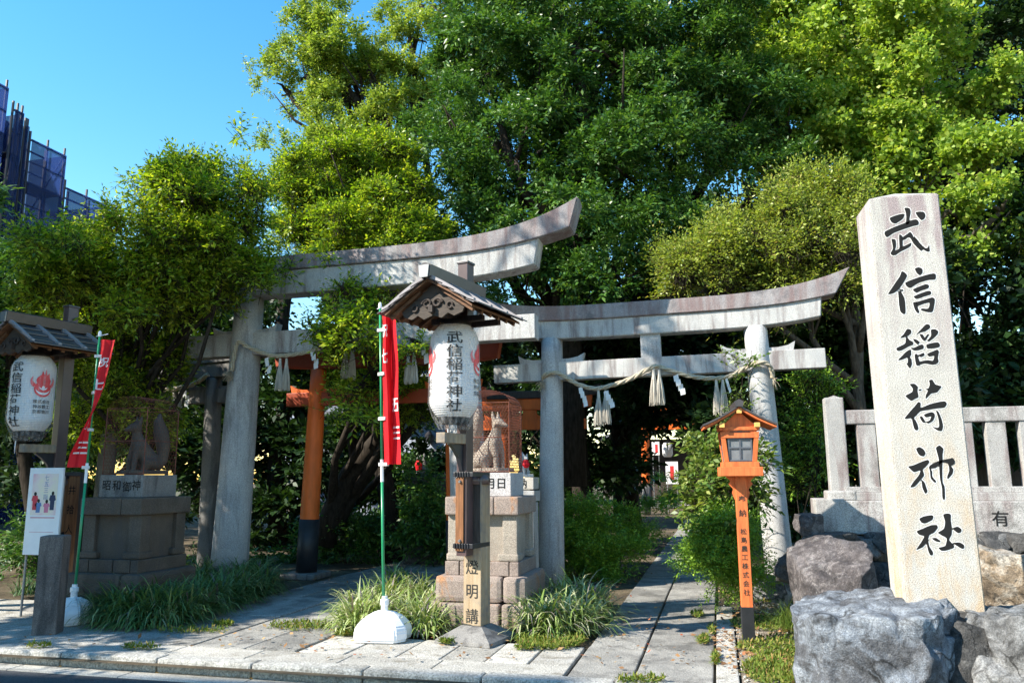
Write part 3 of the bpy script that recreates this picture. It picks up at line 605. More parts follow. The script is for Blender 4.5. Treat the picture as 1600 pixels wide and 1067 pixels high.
def lantern_post(loc, rz, label, group):
    t = thing('lantern_post', label, 'lantern post', loc, rz, group)
    # splayed footing
    bm = BM(); a = [bm.verts.new((x*.31, y*.31, 0)) for x, y in ((-1, -1), (1, -1), (1, 1), (-1, 1))]; b = [bm.verts.new((x*.30, y*.30, .035)) for x, y in ((-1, -1), (1, -1), (1, 1), (-1, 1))]; c = [bm.verts.new((x*.115, y*.115, .15)) for x, y in ((-1, -1), (1, -1), (1, 1), (-1, 1))]
    for A, B in ((a, b), (b, c)):
        for i in range(4): bm.faces.new((A[i], A[(i+1) % 4], B[(i+1) % 4], B[i]))
    bm.faces.new(c); bm.faces.new(a[::-1]); obj('footing', bm, M['granite_shade'], t)
    st = bx(BM(), (0, 0, .865), (.20, .20, 1.43), 0, .008); sp = obj('short_post', st, M['wood_pale'], t)
    obj('post_cap', lathe(BM(), [(.135, 1.53), (.14, 1.57), (.13, 1.61), (.09, 1.645), (.03, 1.66)], 20), M['clad'], sp, smooth=True)
    obj('sleeve', bx(BM(), (-.006, -.006, 1.27), (.196, .20, .66), 0, .005), M['wood_dark'], sp)
    obj('lettering', column('燈明講', .83, .235, .15, .008, y=-.1025, x=.0), M['ink_soft'], sp)
    mp = obj('tall_post', bx(BM(), (-.045, -.175, 2.33), (.115, .14, 3.0), 0, .006), M['clad'], t)
    obj('post_cap', bx(BM(), (-.045, -.175, 3.842), (.135, .16, .025), 0, .004), M['roof_metal'], mp)
    bm = BM(); bx(bm, (-.058, -.255, 1.24), (.09, .018, .72), 0, .004); obj('wood_strip', bm, M['wood_brown'], mp)
    bm = BM()
    for z in (1.56, .98): tube(bm, [(-.05, -.262, z), (-.05, -.285, z-.002)], [.017, .012], 10)
    obj('bolt', bm, M['steel'], mp)
    for z in (.93, 1.63):
        bm = BM(); bx(bm, (-.02, -.262, z), (.21, .018, .045), 0, .004); bx(bm, (.09, -.09, z), (.022, .37, .045), 0, .004); bx(bm, (-.115, -.09, z), (.022, .37, .045), 0, .004)
        for i in range(6): bx(bm, (-.10+.03*i, -.276, z), (.010, .014, .055), 0, .003)
        obj('strap', bm, M['iron'], t)
    bm = BM(); bx(bm, (-.045, -.45, 1.985), (.10, .42, .10), 0, .006); obj('lantern_arm', bm, M['wood_pale'], t)
    bm = prism(BM(), [(-.24, 1.62), (-.24, 1.93), (-.50, 1.93), (-.42, 1.88), (-.33, 1.80), (-.275, 1.70)], -.02, .02, Matrix.Translation((-.045, 0, 0)) @ Matrix.Rotation(PI/2, 4, 'Z') @ Matrix.Scale(1, 4)); obj('bracket', bm, M['iron'], t)
    # roof
    y0, y1, hw, zr, ze = -1.0, .02, .49, 3.49, 3.185
    rf = thing_part('roof', t)
    def slope(s, x): q = abs(x)/hw; return zr-(zr-ze)*(q*.98+.10*math.sin(q*PI)*0+.06*q*(1-q)*-3)
    for s in (-1, 1):
        bm = BM(); n = 10
        for i in range(n):
            xa, xb = s*hw*i/n, s*hw*(i+1)/n
            prism(bm, [(xa, slope(s, xa)), (xb, slope(s, xb)), (xb, slope(s, xb)-.022), (xa, slope(s, xa)-.022)], y0, y1)
        obj('boards', bm, M['wood_under'], rf)
        bm = BM(); nc = 4                       # overlapping metal courses, each lapping the next
        for c_ in range(nc):
            xa, xb = s*(.02+(hw+.01)*c_/nc), s*(.05+(hw+.03)*(c_+1)/nc)
            prism(bm, [(xa, slope(s, xa)+.012), (xb, slope(s, min(abs(xb), hw))+.034-(.02 if abs(xb) > hw else 0)), (xb, slope(s, min(abs(xb), hw))+.022-(.02 if abs(xb) > hw else 0)), (xa, slope(s, xa)+.002)], y0-.02, y1+.02)
        obj('metal_sheets', bm, M['roof_metal'], rf)
        for i in range(4):                      # standing battens down the slope
            yb = y0+.0+(y1-y0)*i/3; bm = BM()
            for k_ in range(6):
                xa, xb = s*(.03+(hw)*k_/6), s*(.03+(hw)*(k_+1)/6)
                prism(bm, [(xa, slope(s, xa)+.055), (xb, slope(s, min(abs(xb), hw))+.055), (xb, slope(s, min(abs(xb), hw))+.012), (xa, slope(s, xa)+.012)], yb-.02, yb+.02)
            obj('batten', bm, M['roof_edge'], rf)
        bm = BM()                               # scalloped rafter tails
        for i in range(6):
            yb = y0+.08+(y1-y0-.16)*i/5; prism(bm, [(s*.12, slope(s, .12)-.026), (s*(hw-.02), slope(s, hw-.02)-.026), (s*(hw-.03), slope(s, hw)-.05), (s*(hw-.10), slope(s, hw-.1)-.075), (s*.12, slope(s, .12)-.06)], yb-.02, yb+.02)
        obj('rafters', bm, M['wood_under'], rf)
    bm = BM(); prism(bm, [(-.055, zr+.01), (.055, zr+.01), (.07, zr+.125), (.0, zr+.15), (-.07, zr+.125)], y0-.06, y1+.05); obj('ridge', bm, M['roof_metal'], rf)
    bm = prism(BM(), [(-.045, zr+.0), (.045, zr+.0), (.058, zr+.12), (-.058, zr+.12)], y0-.075, y0-.06); obj('ridge_end', bm, M['steel'], rf)
    gb = [(0, zr-.03), (.36, ze+.03), (.33, ze-.03), (.24, ze-.06), (.17, ze-.025), (.10, ze-.07), (0, ze-.035), (-.10, ze-.07), (-.17, ze-.025), (-.24, ze-.06), (-.33, ze-.03), (-.36, ze+.03)]
    g = obj('gable_board', prism(BM(), gb, y0+.10, y0+.125), M['wood_gable'], rf)
    bm = BM()
    for s in (-1, 1):
        tube(bm, [(s*(.06+.055*math.cos(a)*(1-a/14)), y0+.088, ze+.08+.045*math.sin(a)*(1-a/14)) for a in np.linspace(0, 8, 26)], [.014-.0003*i for i in range(26)], 6)
        tube(bm, [(s*(.20+.03*math.cos(a)), y0+.09, ze+.045+.03*math.sin(a)) for a in np.linspace(0, 5.5, 16)], .010, 6)
    obj('carving', bm, M['wood_dark'], g)
    bm = BM(); bx(bm, (0, (y0+y1)/2, ze+.02), (.05, y1-y0-.1, .07), 0, .005); bx(bm, (0, -.42, ze+.0), (.60, .06, .06), 0, .005); bx(bm, (0, y1-.15, ze+.0), (.66, .06, .06), 0, .005); obj('roof_beam', bm, M['wood_dark'], rf)
    return t
def thing_part(name, parent):
    o = bpy.data.objects.new(name, None); C.objects.link(o); o.empty_display_size = .1; o.parent = parent; return o
LRZ = R(-12); GL = 'roofed wooden posts holding paper lanterns'; GLN = 'white paper lanterns lettered in black'
pr = gd(745, 999)
lp = lantern_post(pr, LRZ, 'dark roofed lantern post strapped to a short lettered post before the sunlit pedestal', GL)
def lpos(base, y=-.43): return Vector(base)+Matrix.Rotation(LRZ, 3, 'Z') @ Vector((-.03, y, 2.19))
la = lantern(lpos(pr), LRZ+R(26), 'sunlit white paper lantern in the middle, black lettering facing front', GLN, ['株式会社', '神谷鉄工', '京都堀川'])
top = gd(112, 479, 3.85); pl = Vector((top.x, top.y, 0))-Matrix.Rotation(LRZ, 3, 'Z') @ Vector((-.045, -.175, 0))
dup(lp, pl, LRZ, 'roofed lantern post at the left edge, in front of dark foliage', GL)
dup(la, lpos(pl, -.60), LRZ+R(6), 'shaded white paper lantern at the left edge with its red flame emblem in full view', GLN)
# ------------------------------------------------------------------ flags
def flag(name_, label, base, top, z0, z1, shape, glyphs, group, brz, arm_l=.3):
    t = thing('banner_flag', label, 'flag', base, 0, group)
    tp = Vector(top)-Vector(base)
    bm = BM()                                          # water tank base
    def ring(s, z, k): return [bm.verts.new((x*s, y*s*k, z)) for x, y in ((-.27, -.16), (-.20, -.25), (.18, -.25), (.27, -.14), (.21, -.02), (.27, .10), (.18, .24), (-.20, .24), (-.27, .16))]
    rs = [ring(.93, 0, 1), ring(1, .02, 1), ring(1., .10, 1), ring(.93, .15, 1), ring(.70, .22, .92), ring(.36, .27, .75), ring(.12, .28, .75)]
    for A, B in zip(rs, rs[1:]):
        for i in range(9): bm.faces.new((A[i], A[(i+1) % 9], B[(i+1) % 9], B[i]))
    bm.faces.new(rs[0][::-1]); bm.faces.new(rs[-1]); bmesh.ops.rotate(bm, verts=bm.verts, cent=(0, 0, 0), matrix=Matrix.Rotation(brz, 3, 'Z'))
    bmesh.ops.bevel(bm, geom=[e for e in bm.edges if len(e.link_faces) == 2 and e.calc_face_angle(0) > .3], offset=.014, segments=2, affect='EDGES')
    bs = obj('base', bm, M['white_plastic'], t)
    obj('collar', lathe(BM(), [(.036, .27), (.036, .33), (.045, .335), (.045, .385), (.03, .39), (.028, .42)], 16), M['white_plastic'], bs)
    P = lambda z: Vector((tp.x*z/tp.z, tp.y*z/tp.z, z))
    pole = obj('pole', tube(BM(), [P(.38), P(z0-.10)], .0155, 12), M['green'], t, smooth=True); obj('pole_joint', tube(BM(), [P(z0-.18), P(z0+.05)], .0175, 12), M['white_plastic'], pole)
    tube_ = tube(BM(), [P(z0+.05), P(tp.z-.02)], .013, 12); obj('pole', tube_, M['green'], t, smooth=True)
    obj('finial', lathe(BM(), [(.018, tp.z-.03), (.02, tp.z), (.016, tp.z+.03), (.004, tp.z+.04)], 12, (tp.x, tp.y, 0)), M['white_plastic'], t)
    N = 30; K = 14
    def surf(a, b):                                    # a across 0..1, b down 0..1
        z = z1+(z0-z1)*b; pts = [Vector((x, y, 0)) for x, y in shape(b)]; s = a*(len(pts)-1); i = min(int(s), len(pts)-2); q = pts[i].lerp(pts[i+1], s-i)
        return P(z)+q+Vector((.004*math.sin(b*9+a*5), .008*math.sin(b*14+a*3), 0))
    bm = BM(); g = [[bm.verts.new(surf(i/K, j/N)) for i in range(K+1)] for j in range(N+1)]
    for j in range(N):
        for i in range(K): bm.faces.new((g[j][i], g[j][i+1], g[j+1][i+1], g[j+1][i]))
    cl = obj('cloth', bm, M['red_cloth'], t, smooth=False)
    arm = shape(0); ah = Vector((arm[-1][0], arm[-1][1], 0)).normalized()
    obj('top_arm', tube(BM(), [P(tp.z-.03)-ah*.04, P(tp.z-.03)+ah*arm_l+Vector((0, 0, .03))], .005, 6), M['white_plastic'], t)
    for i in range(4):
        z = z1-.20-(z1-z0-.2)*i/3; q = surf(.05, (z1-z)/(z1-z0)); bm = BM(); d = q-P(z); bx(bm, P(z)+d*.5, (d.length+.06, .045, .035), math.atan2(d.y, d.x), .004); obj('loop', bm, M['white_cloth'], cl)
    for ch, a0, b0, sz in glyphs:
        gb = text_bm(ch, sz, .02); 
        x = -sz
        while x < sz: bmesh.ops.bisect_plane(gb, geom=gb.verts[:]+gb.edges[:]+gb.faces[:], plane_co=(x, 0, 0), plane_no=(1, 0, 0)); bmesh.ops.bisect_plane(gb, geom=gb.verts[:]+gb.edges[:]+gb.faces[:], plane_co=(0, 0, x), plane_no=(0, 0, 1)); x += .03
        Wd = sum((Vector(shape(.5)[i+1])-Vector(shape(.5)[i])).length for i in range(len(shape(.5))-1))
        for v in gb.verts:
            a = min(1, max(0, a0+v.co.x/Wd)); b = min(1, max(0, b0-v.co.z/(z1-z0)))
            p = surf(a, b); n = (surf(min(1, a+.02), b)-surf(max(0, a-.02), b)).cross(surf(a, min(1, b+.02))-surf(a, max(0, b-.02))).normalized()
            if n.y > 0: n = -n
            v.co = p+n*.006
        obj('lettering', gb, M['white_cloth'], cl)
    return t
def shR(b):
    w_ = .24-.02*b; return [(.025, -.005), (.075+.03*b, -.06), (.10+.01*b, -.02-.03*b), (.11-.02*b, .10), (.13, .02), (.20+.03*b, -.045)]
GFl = 'red banner flags on green poles'
fb = gd(600, 998); ft = at(594, 478, fb.y)
flag('r', 'sunlit red banner on a green pole beside the middle lantern, white water base', fb, ft, 1.74, ft.z-.07, shR, [('祝', .15, .13, .15), ('七', .16, .30, .17), ('五', .9, .62, .17), ('三', .9, .80, .17)], GFl, R(8))
fb = gd(112, 972); ft = at(156, 522, fb.y)
def shL(b):
    a = R(-25+150*min(1, max(0, (b-.15)/.75))); d = Vector((math.cos(a), -math.sin(a)*.6)); w_ = .15+.17*abs(b-.3)
    return [tuple(d*.02), tuple(d*w_*.4+Vector((0, -.03))), tuple(d*w_*.7+Vector((0, .02))), tuple(d*w_)]
flag('l', 'half shaded red banner on a leaning green pole beside the left lantern', fb, ft, 1.74, ft.z-.07, shL, [('祝', .5, .18, .13), ('七', .45, .36, .14), ('五', .4, .66, .18), ('三', .4, .85, .18)], GFl, R(-6), .1)
# ------------------------------------------------------------------ left edge: bollard, poster stand, wooden sign
p = gd(74, 989)
bm = bx(BM(), (0, 0, .50), (.24, .24, 1.02), R(24), .02); o = obj('stone_bollard', bm, M['bollard']); o.location = p; tag(o, 'square dark stone bollard at the left kerb beside the white flag base', 'bollard')
v = 8.05; a = at(36, 866, v); b = at(86, 864, v); zt = at(48, 731, v).z
t = thing('poster_stand', 'white poster stand with a picture of children in kimono, left of the bollard', 'poster', (a.x, v, 0))
W_ = b.x-a.x+.03; z0 = a.z
obj('board', bx(BM(), (W_/2, 0, (z0+zt)/2), (W_, .025, zt-z0), 0, .004), M['white'], t)
for x in (.02, W_-.02): obj('leg', tube(BM(), [(x, .03, 0), (x, .03, zt-.1)], .014, 8), M['steel'], t)
pz1 = zt-.06; pz0 = zt-.56; cx = W_/2; hw = W_/2-.05
def quad(bm, x0, x1, zz0, zz1, y): bm.faces.new([bm.verts.new(q) for q in ((x0, y, zz0), (x1, y, zz0), (x1, y, zz1), (x0, y, zz1))])
bm = BM(); quad(bm, cx-hw, cx+hw, pz0-.22, pz1, -.0145); pa = obj('poster_sheet', bm, M['white'], t)
k = NT('poster_print'); c = k.ramp(k.noise(4, 4, .6), [(.3, (.75, .45, .5)), (.45, (.78, .66, .62)), (.6, (.80, .72, .55)), (.72, (.62, .66, .72))]); mpr = k.fin(c, .4, .4)
bm = BM(); quad(bm, cx-hw+.01, cx+hw-.01, pz0, pz1-.01, -.016); obj('picture', bm, mpr, pa)
for i, (dx, h, col) in enumerate(((-.13, .23, (.55, .06, .08)), (-.075, .16, (.12, .2, .4)), (.045, .15, (.6, .2, .3)), (.125, .24, (.04, .05, .10)))):
    bm = BM(); zz = pz0+.03+.03*(i in (0, 3)); m_ = plain('kimono_print', col, .5, .3)
    f = bm.faces.new([bm.verts.new((cx+dx+x, -.0175, zz+z*h)) for x, z in ((-.03, 0), (.03, 0), (.032, .45), (.05, .5), (.035, .74), (-.035, .74), (-.05, .5), (-.032, .45))]); obj('picture', bm, m_, pa)
    bm = BM(); bm.faces.new([bm.verts.new((cx+dx+.02*math.cos(q), -.0178, zz+h*.74+.02+.024*math.sin(q))) for q in np.linspace(0, 2*PI, 12, endpoint=False)]); obj('picture', bm, M['ink_soft'], pa)
obj('lettering', column('七五三詣', pz1-.02, .075, .07, .006, 1., cx+.02, -.0175), plain('blue_grey_print', (.25, .28, .42), .5), pa)
bm = BM(); quad(bm, cx-hw+.02, cx+hw-.02, pz0-.035, pz0-.022, -.0165); quad(bm, cx-hw+.02, cx+hw-.02, pz0-.20, pz0-.195, -.0165); obj('picture', bm, plain('pink_line', (.55, .25, .3), .5), pa)
v = 8.55; a = at(86, 900, v); b = at(124, 738, v)
t = thing('wooden_sign', 'tall brown wooden signboard in a dark frame behind the poster stand', 'sign', (a.x+.16, v, 0))
zt = b.z
obj('panel', bx(BM(), (0, 0, zt/2+.2), (.26, .03, zt-.44), 0, .003), M['wood_brown'], t)
bm = BM()
for x in (-.155, .155): bx(bm, (x, 0, zt/2), (.055, .08, zt), 0, .005)
bx(bm, (0, 0, zt-.02), (.255, .07, .05), 0, .004); bx(bm, (0, 0, .35), (.255, .07, .05), 0, .004); obj('sign_frame', bm, M['wood_dark'], t)
obj('lettering', column('井拾人', zt-.1, .24, .12, .004, y=-.018), M['ink'], t)
# ------------------------------------------------------------------ inscribed stone pillar
GLY = {'A': (1340, 290, 5.081, ["255,258 300,238 350,225 372,228 360,262 330,285 300,302 270,292", "372,180 395,176 415,185 420,215 412,260 410,300 385,310 386,250 382,215", "460,215 490,207 525,210 538,235 530,262 505,275 480,250", "213,375 225,360 300,325 380,295 440,272 470,270 485,290 480,312 440,322 370,345 290,375 235,410 218,395", "270,425 300,430 305,480 298,515 350,490 400,465 425,455 420,480 395,498 340,525 300,552 272,552 262,535 280,500 275,460", "330,390 352,398 358,440 355,490 335,500 330,450", "365,405 400,380 415,368 430,380 450,420 480,465 510,505 505,520 470,490 440,455 420,420 400,412 375,430 360,425", "450,405 475,430 500,462 540,497 558,490 567,470 572,520 550,524 510,500 478,460",
 "350,682 375,690 392,715 370,760 330,820 290,852 242,862 260,830 300,770 335,720", "322,840 345,845 370,890 378,940 380,1010 365,1020 340,1000 330,950 325,890", "335,825 360,825 362,838 340,835", "455,660 485,648 512,660 515,690 495,712 470,695", "380,770 450,740 540,710 600,697 620,705 615,745 560,750 480,775 420,812 390,800", "440,825 490,800 540,782 565,790 560,815 510,832 465,850", "445,880 500,855 560,835 583,842 578,865 530,880 470,900", "440,930 470,925 475,960 490,1005 475,1012 455,985", "470,925 530,905 590,887 612,900 610,940 595,1000 560,1005 505,990 510,975 560,975 570,930 520,940 475,955"]),
 'B': (1370, 490, 5.081, ["240,122 270,128 272,155 240,180 185,193 215,160", "155,275 190,255 225,235 232,190 245,190 262,210 285,222 288,245 250,262 200,290 165,295", "268,285 272,330 245,345 200,365 168,368 200,335 235,300", "248,345 272,355 278,400 262,435 235,395 245,390", "345,130 390,85 418,88 422,112 385,140 345,150 312,168", "340,165 365,165 380,190 400,165 415,165 385,215 360,205", "430,128 465,124 487,140 480,165 450,195 415,220 400,215 430,175", "288,200 315,205 340,225 325,245 300,225", "270,272 300,268 350,245 370,250 368,278 320,292 290,290", "395,245 440,232 485,227 500,245 495,265 450,275 400,275", "300,330 320,320 340,390 330,412 312,405", "330,330 370,310 378,330 350,345 340,340", "400,320 440,300 480,285 492,300 485,350 490,380 470,400 440,405 380,395 340,405 345,380 400,368 445,372 455,335 415,340",
 "262,560 300,556 325,580 322,610 330,660 305,675 270,690 228,655 245,640 280,620 285,595", "335,600 355,598 350,610 335,612", "415,530 440,524 465,560 512,575 500,598 475,625 430,635 390,675 388,650 405,610 385,600 410,590 420,560", "220,832 260,780 300,735 330,700 348,710 350,745 420,718 490,700 540,695 555,715 535,745 470,752 400,765 345,775 300,820 260,830", "278,825 300,835 320,870 330,910 320,925 300,918 285,870", "340,820 360,815 385,860 370,865 355,850", "375,800 430,780 455,790 460,815 445,850 410,870 390,860 420,845 430,815 390,822", "470,768 490,780 515,840 525,890 515,930 480,925 440,895 480,905 495,890 488,830"]),
 'C': (1380, 680, 4.85, ["250,100 275,88 305,105 320,135 305,158 275,150 258,125", "190,235 230,225 300,195 340,185 348,205 320,240 300,260 310,300 290,330 240,385 205,392 230,350 270,300 280,265 235,278 205,255", "290,340 310,350 325,390 335,425 318,440 298,400 292,365", "400,95 425,75 455,100 450,140 450,180 448,260 450,350 465,390 468,470 460,490 448,470 445,400 430,330 425,260 420,180 405,120", "345,240 370,215 430,190 505,175 525,170 540,190 538,215 515,230 530,255 525,290 490,330 485,310 500,265 490,215 450,205 400,245 365,250", "350,250 370,270 372,310 400,345 390,358 360,325 355,280",
 "275,630 310,612 365,603 380,612 370,640 320,665 290,660", "255,725 300,705 360,680 405,678 412,700 385,735 350,755 335,800 300,845 250,865 280,820 310,765 270,750", "338,790 350,840 375,880 375,905 355,905 340,870 330,820", "370,780 400,775 430,795 430,808 395,800", "455,600 490,590 512,600 512,640 520,700 518,750 500,790 530,825 535,850 480,870 440,872 420,850 470,835 480,780 440,755 415,735 460,705 468,650", "525,705 565,690 592,710 588,732 565,738", "530,815 580,810 612,830 610,855 590,855"])}
VP = 6.6; fl = at(1417, 940, VP); fr = at(1540, 950, VP); SW = fr.x-fl.x
tl = at(1357, 311, VP); tr_ = at(1466, 298, VP)
t = thing('stone_pillar', 'tall pale stone pillar carved with six large black characters, standing on a boulder', 'stone pillar', (fl.x, VP, .4))
TD = .45; bk = at(1391, 916, VP+TD); DX = bk.x-fl.x
def corner(z, u, d): return Vector((u*SW+(tl.x-fl.x)*(z-fl.z)/(tl.z-fl.z)*(1-u)+(tr_.x-fr.x)*(z-fl.z)/(tr_.z-fr.z)*u, d*TD, z-.4))+Vector((DX*d, 0, 0))
bm = BM(); lv = []
for i in range(13):
    z = .4+(tl.z-.4)*i/12; lv.append([bm.verts.new(corner(z, u, d)) for u, d in ((0, 0), (1, 0), (1, 1), (0, 1))])
for A, B in zip(lv, lv[1:]):
    for i in range(4): bm.faces.new((A[i], A[(i+1) % 4], B[(i+1) % 4], B[i]))
ap = bm.verts.new(corner(tl.z+.10, .5, .5))
for i in range(4): bm.faces.new((lv[-1][i], lv[-1][(i+1) % 4], ap))
bm.faces.new(lv[0][::-1]); bm.normal_update(); bmesh.ops.bevel(bm, geom=[e for e in bm.edges if len(e.link_faces) == 2 and e.calc_face_angle(0) > .25], offset=.009, segments=2, affect='EDGES')
sh = obj('shaft', bm, M['pillar'], t)
bm = BM(); rim = BM()
def grow(q, d):
    k_ = len(q); out = []; ar = sum(q[i][0]*q[(i+1) % k_][1]-q[(i+1) % k_][0]*q[i][1] for i in range(k_)); sg_ = 1 if ar > 0 else -1
    for i in range(k_):
        a = np.array(q[(i+1) % k_])-np.array(q[i-1]); n_ = np.array([a[1], -a[0]])*sg_; out.append(tuple(np.array(q[i])+n_/max(np.linalg.norm(n_), 1e-6)*d))
    return out
for ox, oy, s, polys in GLY.values():
    for p in polys:
        q = smooth_poly([tuple(map(float, a.split(','))) for a in p.split()], 4); fill(bm, q, [at(ox+x/s, oy+y/s, VP-.0035) for x, y in q])
        q = grow(q, 7); fill(rim, q, [at(ox+x/s+.25, oy+y/s+.35, VP-.0015) for x, y in q])
obj('inscription', bm, M['ink'], sh, True); obj('lit_chipped_edge', rim, stone('lit_chipped_granite', (.60, .58, .55), (.70, .68, .65), .4), sh, True)  # pale rim paints the highlight of carved edges, plus chipped stone
# ------------------------------------------------------------------ rocks
def rock(name, label, c, s, seed, mat, rz=0, cuts=9, amp=.16, group=None, sub=5, frq=2.2, cutmin=.52, top=.72):
    r = random.Random(seed); bm = BM(); bmesh.ops.create_icosphere(bm, subdivisions=sub, radius=1.25)
    pl_ = [(Vector((r.gauss(0, 1), r.gauss(0, 1), r.gauss(0, .6))).normalized(), r.uniform(cutmin, .95)) for _ in range(cuts)]+[(Vector((r.uniform(-.12, .12), r.uniform(-.15, .05), 1)).normalized(), top), (Vector((0, 0, -1)), .9)]
    pl_ += [(Vector((math.cos(a_), math.sin(a_), r.uniform(-.1, .35))).normalized(), r.uniform(.82, .98)) for a_ in np.linspace(0, 2*PI, 6, endpoint=False)+r.uniform(0, 1)]
    o_ = Vector((seed*3.1, seed*1.7, 0))
    for v in bm.verts:
        p = v.co.copy()
        for n, d in pl_:
            k_ = p.dot(n)-d-.035*noise.noise(p*3+n*5+o_)
            if k_ > 0: p -= n*k_*.95
        f = noise.fractal(p*frq*1.6+o_, .9, 2.2, 7); rg = 1-abs(noise.noise(p*frq*.9+o_*2))*2; cr = noise.cell(p*2.6+Vector((0, 0, p.x*1.5))+o_)
        p *= 1+amp*f*.30-amp*.55*max(0, rg-.72)*2+amp*.10*cr
        v.co = Vector((p.x*s[0], p.y*s[1], p.z*s[2]))
    bmesh.ops.smooth_vert(bm, verts=bm.verts, factor=.15, use_axis_x=True, use_axis_y=True, use_axis_z=True)
    o = obj(name, bm, mat, smooth=True); o.location = c; o.rotation_euler = (0, 0, rz); tag(o, label, 'rock', group); return o
GR = 'rocks around the stone pillar'
rock('boulder', 'large blue-grey boulder with a rusty underside under the left of the carved pillar', (1.12, 6.64, .09), (.62, .70, .73), 6, M['rock_blue'], .5, 6, .22, GR, 6, 1.7, .66, .76)
rock('boulder', 'large grey boulder at the right edge under the carved pillar', (2.30, 6.48, .11), (.88, .74, .74), 12, M['rock_grey'], -.15, 6, .26, GR, 6, 1.8, .62, .76)
rock('boulder', 'dark wedge of rock in the gap under the carved pillar', (1.66, 6.72, .12), (.50, .50, .70), 17, M['rock_dark'], .1, 6, .18, GR, 5)
a = at(1305, 900, 8.1); rock('boulder', 'purplish boulder with a white crust, behind the blue-grey boulder', (a.x+.0, 8.2, .44), (.46, .5, .80), 5, M['rock_purple'], .3, 9, .16, GR)
a = at(1585, 890, 8.1); rock('boulder', 'tan and white mottled boulder right of the carved pillar', (a.x+.05, 8.3, .55), (.42, .45, .50), 8, M['rock_tan'], .1, 8, .2, GR)
a = at(1262, 849, 8.9); rock('boulder', 'flat dark rock ledge beside the foot of the lower stone torii', (a.x+.1, 9.0, a.z-.13), (.50, .4, .30), 9, M['rock_dark'], .1, 8, .16, GR)
a = at(1262, 822, 9.1); rock('boulder', 'small rounded rock perched at the end of the stone fence base', (a.x+.02, 9.25, a.z), (.15, .16, .16), 10, M['rock_purple'], .5, 4, .15, GR, 4)
a = at(1208, 940, 10.6); rock('boulder', 'grey rock at the foot of the right torii pillar', (a.x, 11.2, .12), (.30, .3, .28), 11, M['rock_grey'], .5, 7, .2, GR, 4)
r = random.Random(5)
for i in range(15):
    px = 1290+i*24+r.uniform(-6, 6)
    for j in range(2):
        a = at(px+j*11, (852, 905)[j]+r.uniform(-7, 7), 9.2)
        nm = ['upper', 'lower'][j]; rock('stone', 'dark stone packed under the stone fence', (a.x, 9.35, a.z), (.15+r.uniform(0, .05), .2, (.13, .19)[j]), 20+i*2+j, M['rock_dark'] if (i+j) % 3 else M['rock_grey'], r.uniform(0, 3), 6, .16, 'dark stones stacked under the fence', 3)
# ------------------------------------------------------------------ stone fence
VF = 9.5; e0 = at(1275, 782, VF); zb0 = at(1310, 834, VF).z; zb1 = e0.z
t = thing('stone_fence', 'pale stone post and rail fence on a carved base behind the inscribed pillar', 'fence', (e0.x, VF, 0))
bm = BM(); bx(bm, (.14, .22, (zb0+zb1)/2+.02), (.30, .5, zb1-zb0), 0, .012); 
bx(bm, (.22+1.13, .2, (zb0+zb1)/2), (2.2, .42, zb1-zb0), 0, .012); bx(bm, (.22+2.24+1.2, .2, (zb0+zb1)/2), (2.38, .42, zb1-zb0), 0, .012)
bs = obj('base_course', bm, M['fence'], t)
obj('inscription', column('有', .085, .17, .17, .008, x=at(1562, 808, VF).x-e0.x, y=-.0135), M['ink'], bs).location.z = (zb0+zb1)/2
bm = BM(); bx(bm, (.62+1.9, .2, zb1+.045), (4.4, .30, .09), 0, .01); bx(bm, (.62+1.9, .2, zb1+.12), (4.4, .22, .058), 0, .006); obj('plinth', bm, M['fence'], t)
zt = at(1304, 621, VF).z
bm = BM(); pw = .20; bx(bm, (.275, .2, (zb1+zt)/2+.02), (pw, pw, zt-zb1-.02), 0, .012); prism(bm, [(.275-pw/2+.01, zt+.0), (.275+pw/2-.01, zt+.0), (.275, zt+.035)], .11, .29); obj('end_post', bm, M['fence'], t)
bm = BM(); bx(bm, (.275, .2, zb1+.055), (.30, .32, .105), 0, .02); obj('post_foot', bm, M['fence'], t)
zr0, zr1 = at(1340, 659, VF).z, at(1340, 641, VF).z
bm = BM(); bx(bm, (.38+2.1, .2, (zr0+zr1)/2), (4.2, .16, zr1-zr0+.03), 0, .012); obj('top_rail', bm, M['fence'], t)
for i in range(9):
    x = at(1341, 700, VF).x-e0.x+.12+.325*i; bm = BM(); bx(bm, (x, .2, (zb1+.145+zr0)/2), (.195, .13, zr0-zb1-.14), 0, .008); obj('slat', bm, M['fence'], t)
# ------------------------------------------------------------------ orange wayside lamp
p = gd(1170, 1003); t = thing('wooden_lamp', 'orange roofed wooden lamp on a lettered post beside the path', 'lamp', p, R(4))
obj('post_foot', bx(BM(), (0, 0, .165), (.118, .118, .34), 0, .004), M['base_black'], t)
po = obj('post', bx(BM(), (0, 0, .97), (.108, .108, 1.27), 0, .004), M['lamp_orange'], t)
obj('lettering', column('奉納', 1.44, .135, .075, .008, y=-.0565), M['ink_soft'], po)
obj('lettering', column('松島農工株式会社', 1.10, .083, .062, .008, y=-.0565), M['ink_soft'], po)
for s in (-1, 1):
    obj('bracket', prism(BM(), smooth_poly([(s*.05, 1.60), (s*.145, 1.60), (s*.10, 1.555), (s*.115, 1.52), (s*.075, 1.47), (s*.085, 1.43), (s*.052, 1.36)], 3), -.02, .02), M['lamp_orange'], t)
bm = BM(); bx(bm, (0, 0, 1.645), (.41, .41, .09), 0, .006); pf = obj('platform', bm, M['lamp_orange'], t)
bm = BM(); bx(bm, (0, 0, 1.715), (.35, .35, .05), 0, .004); obj('sill', bm, M['lamp_orange'], pf)
bm = BM(); za, zb = 1.742, 2.035
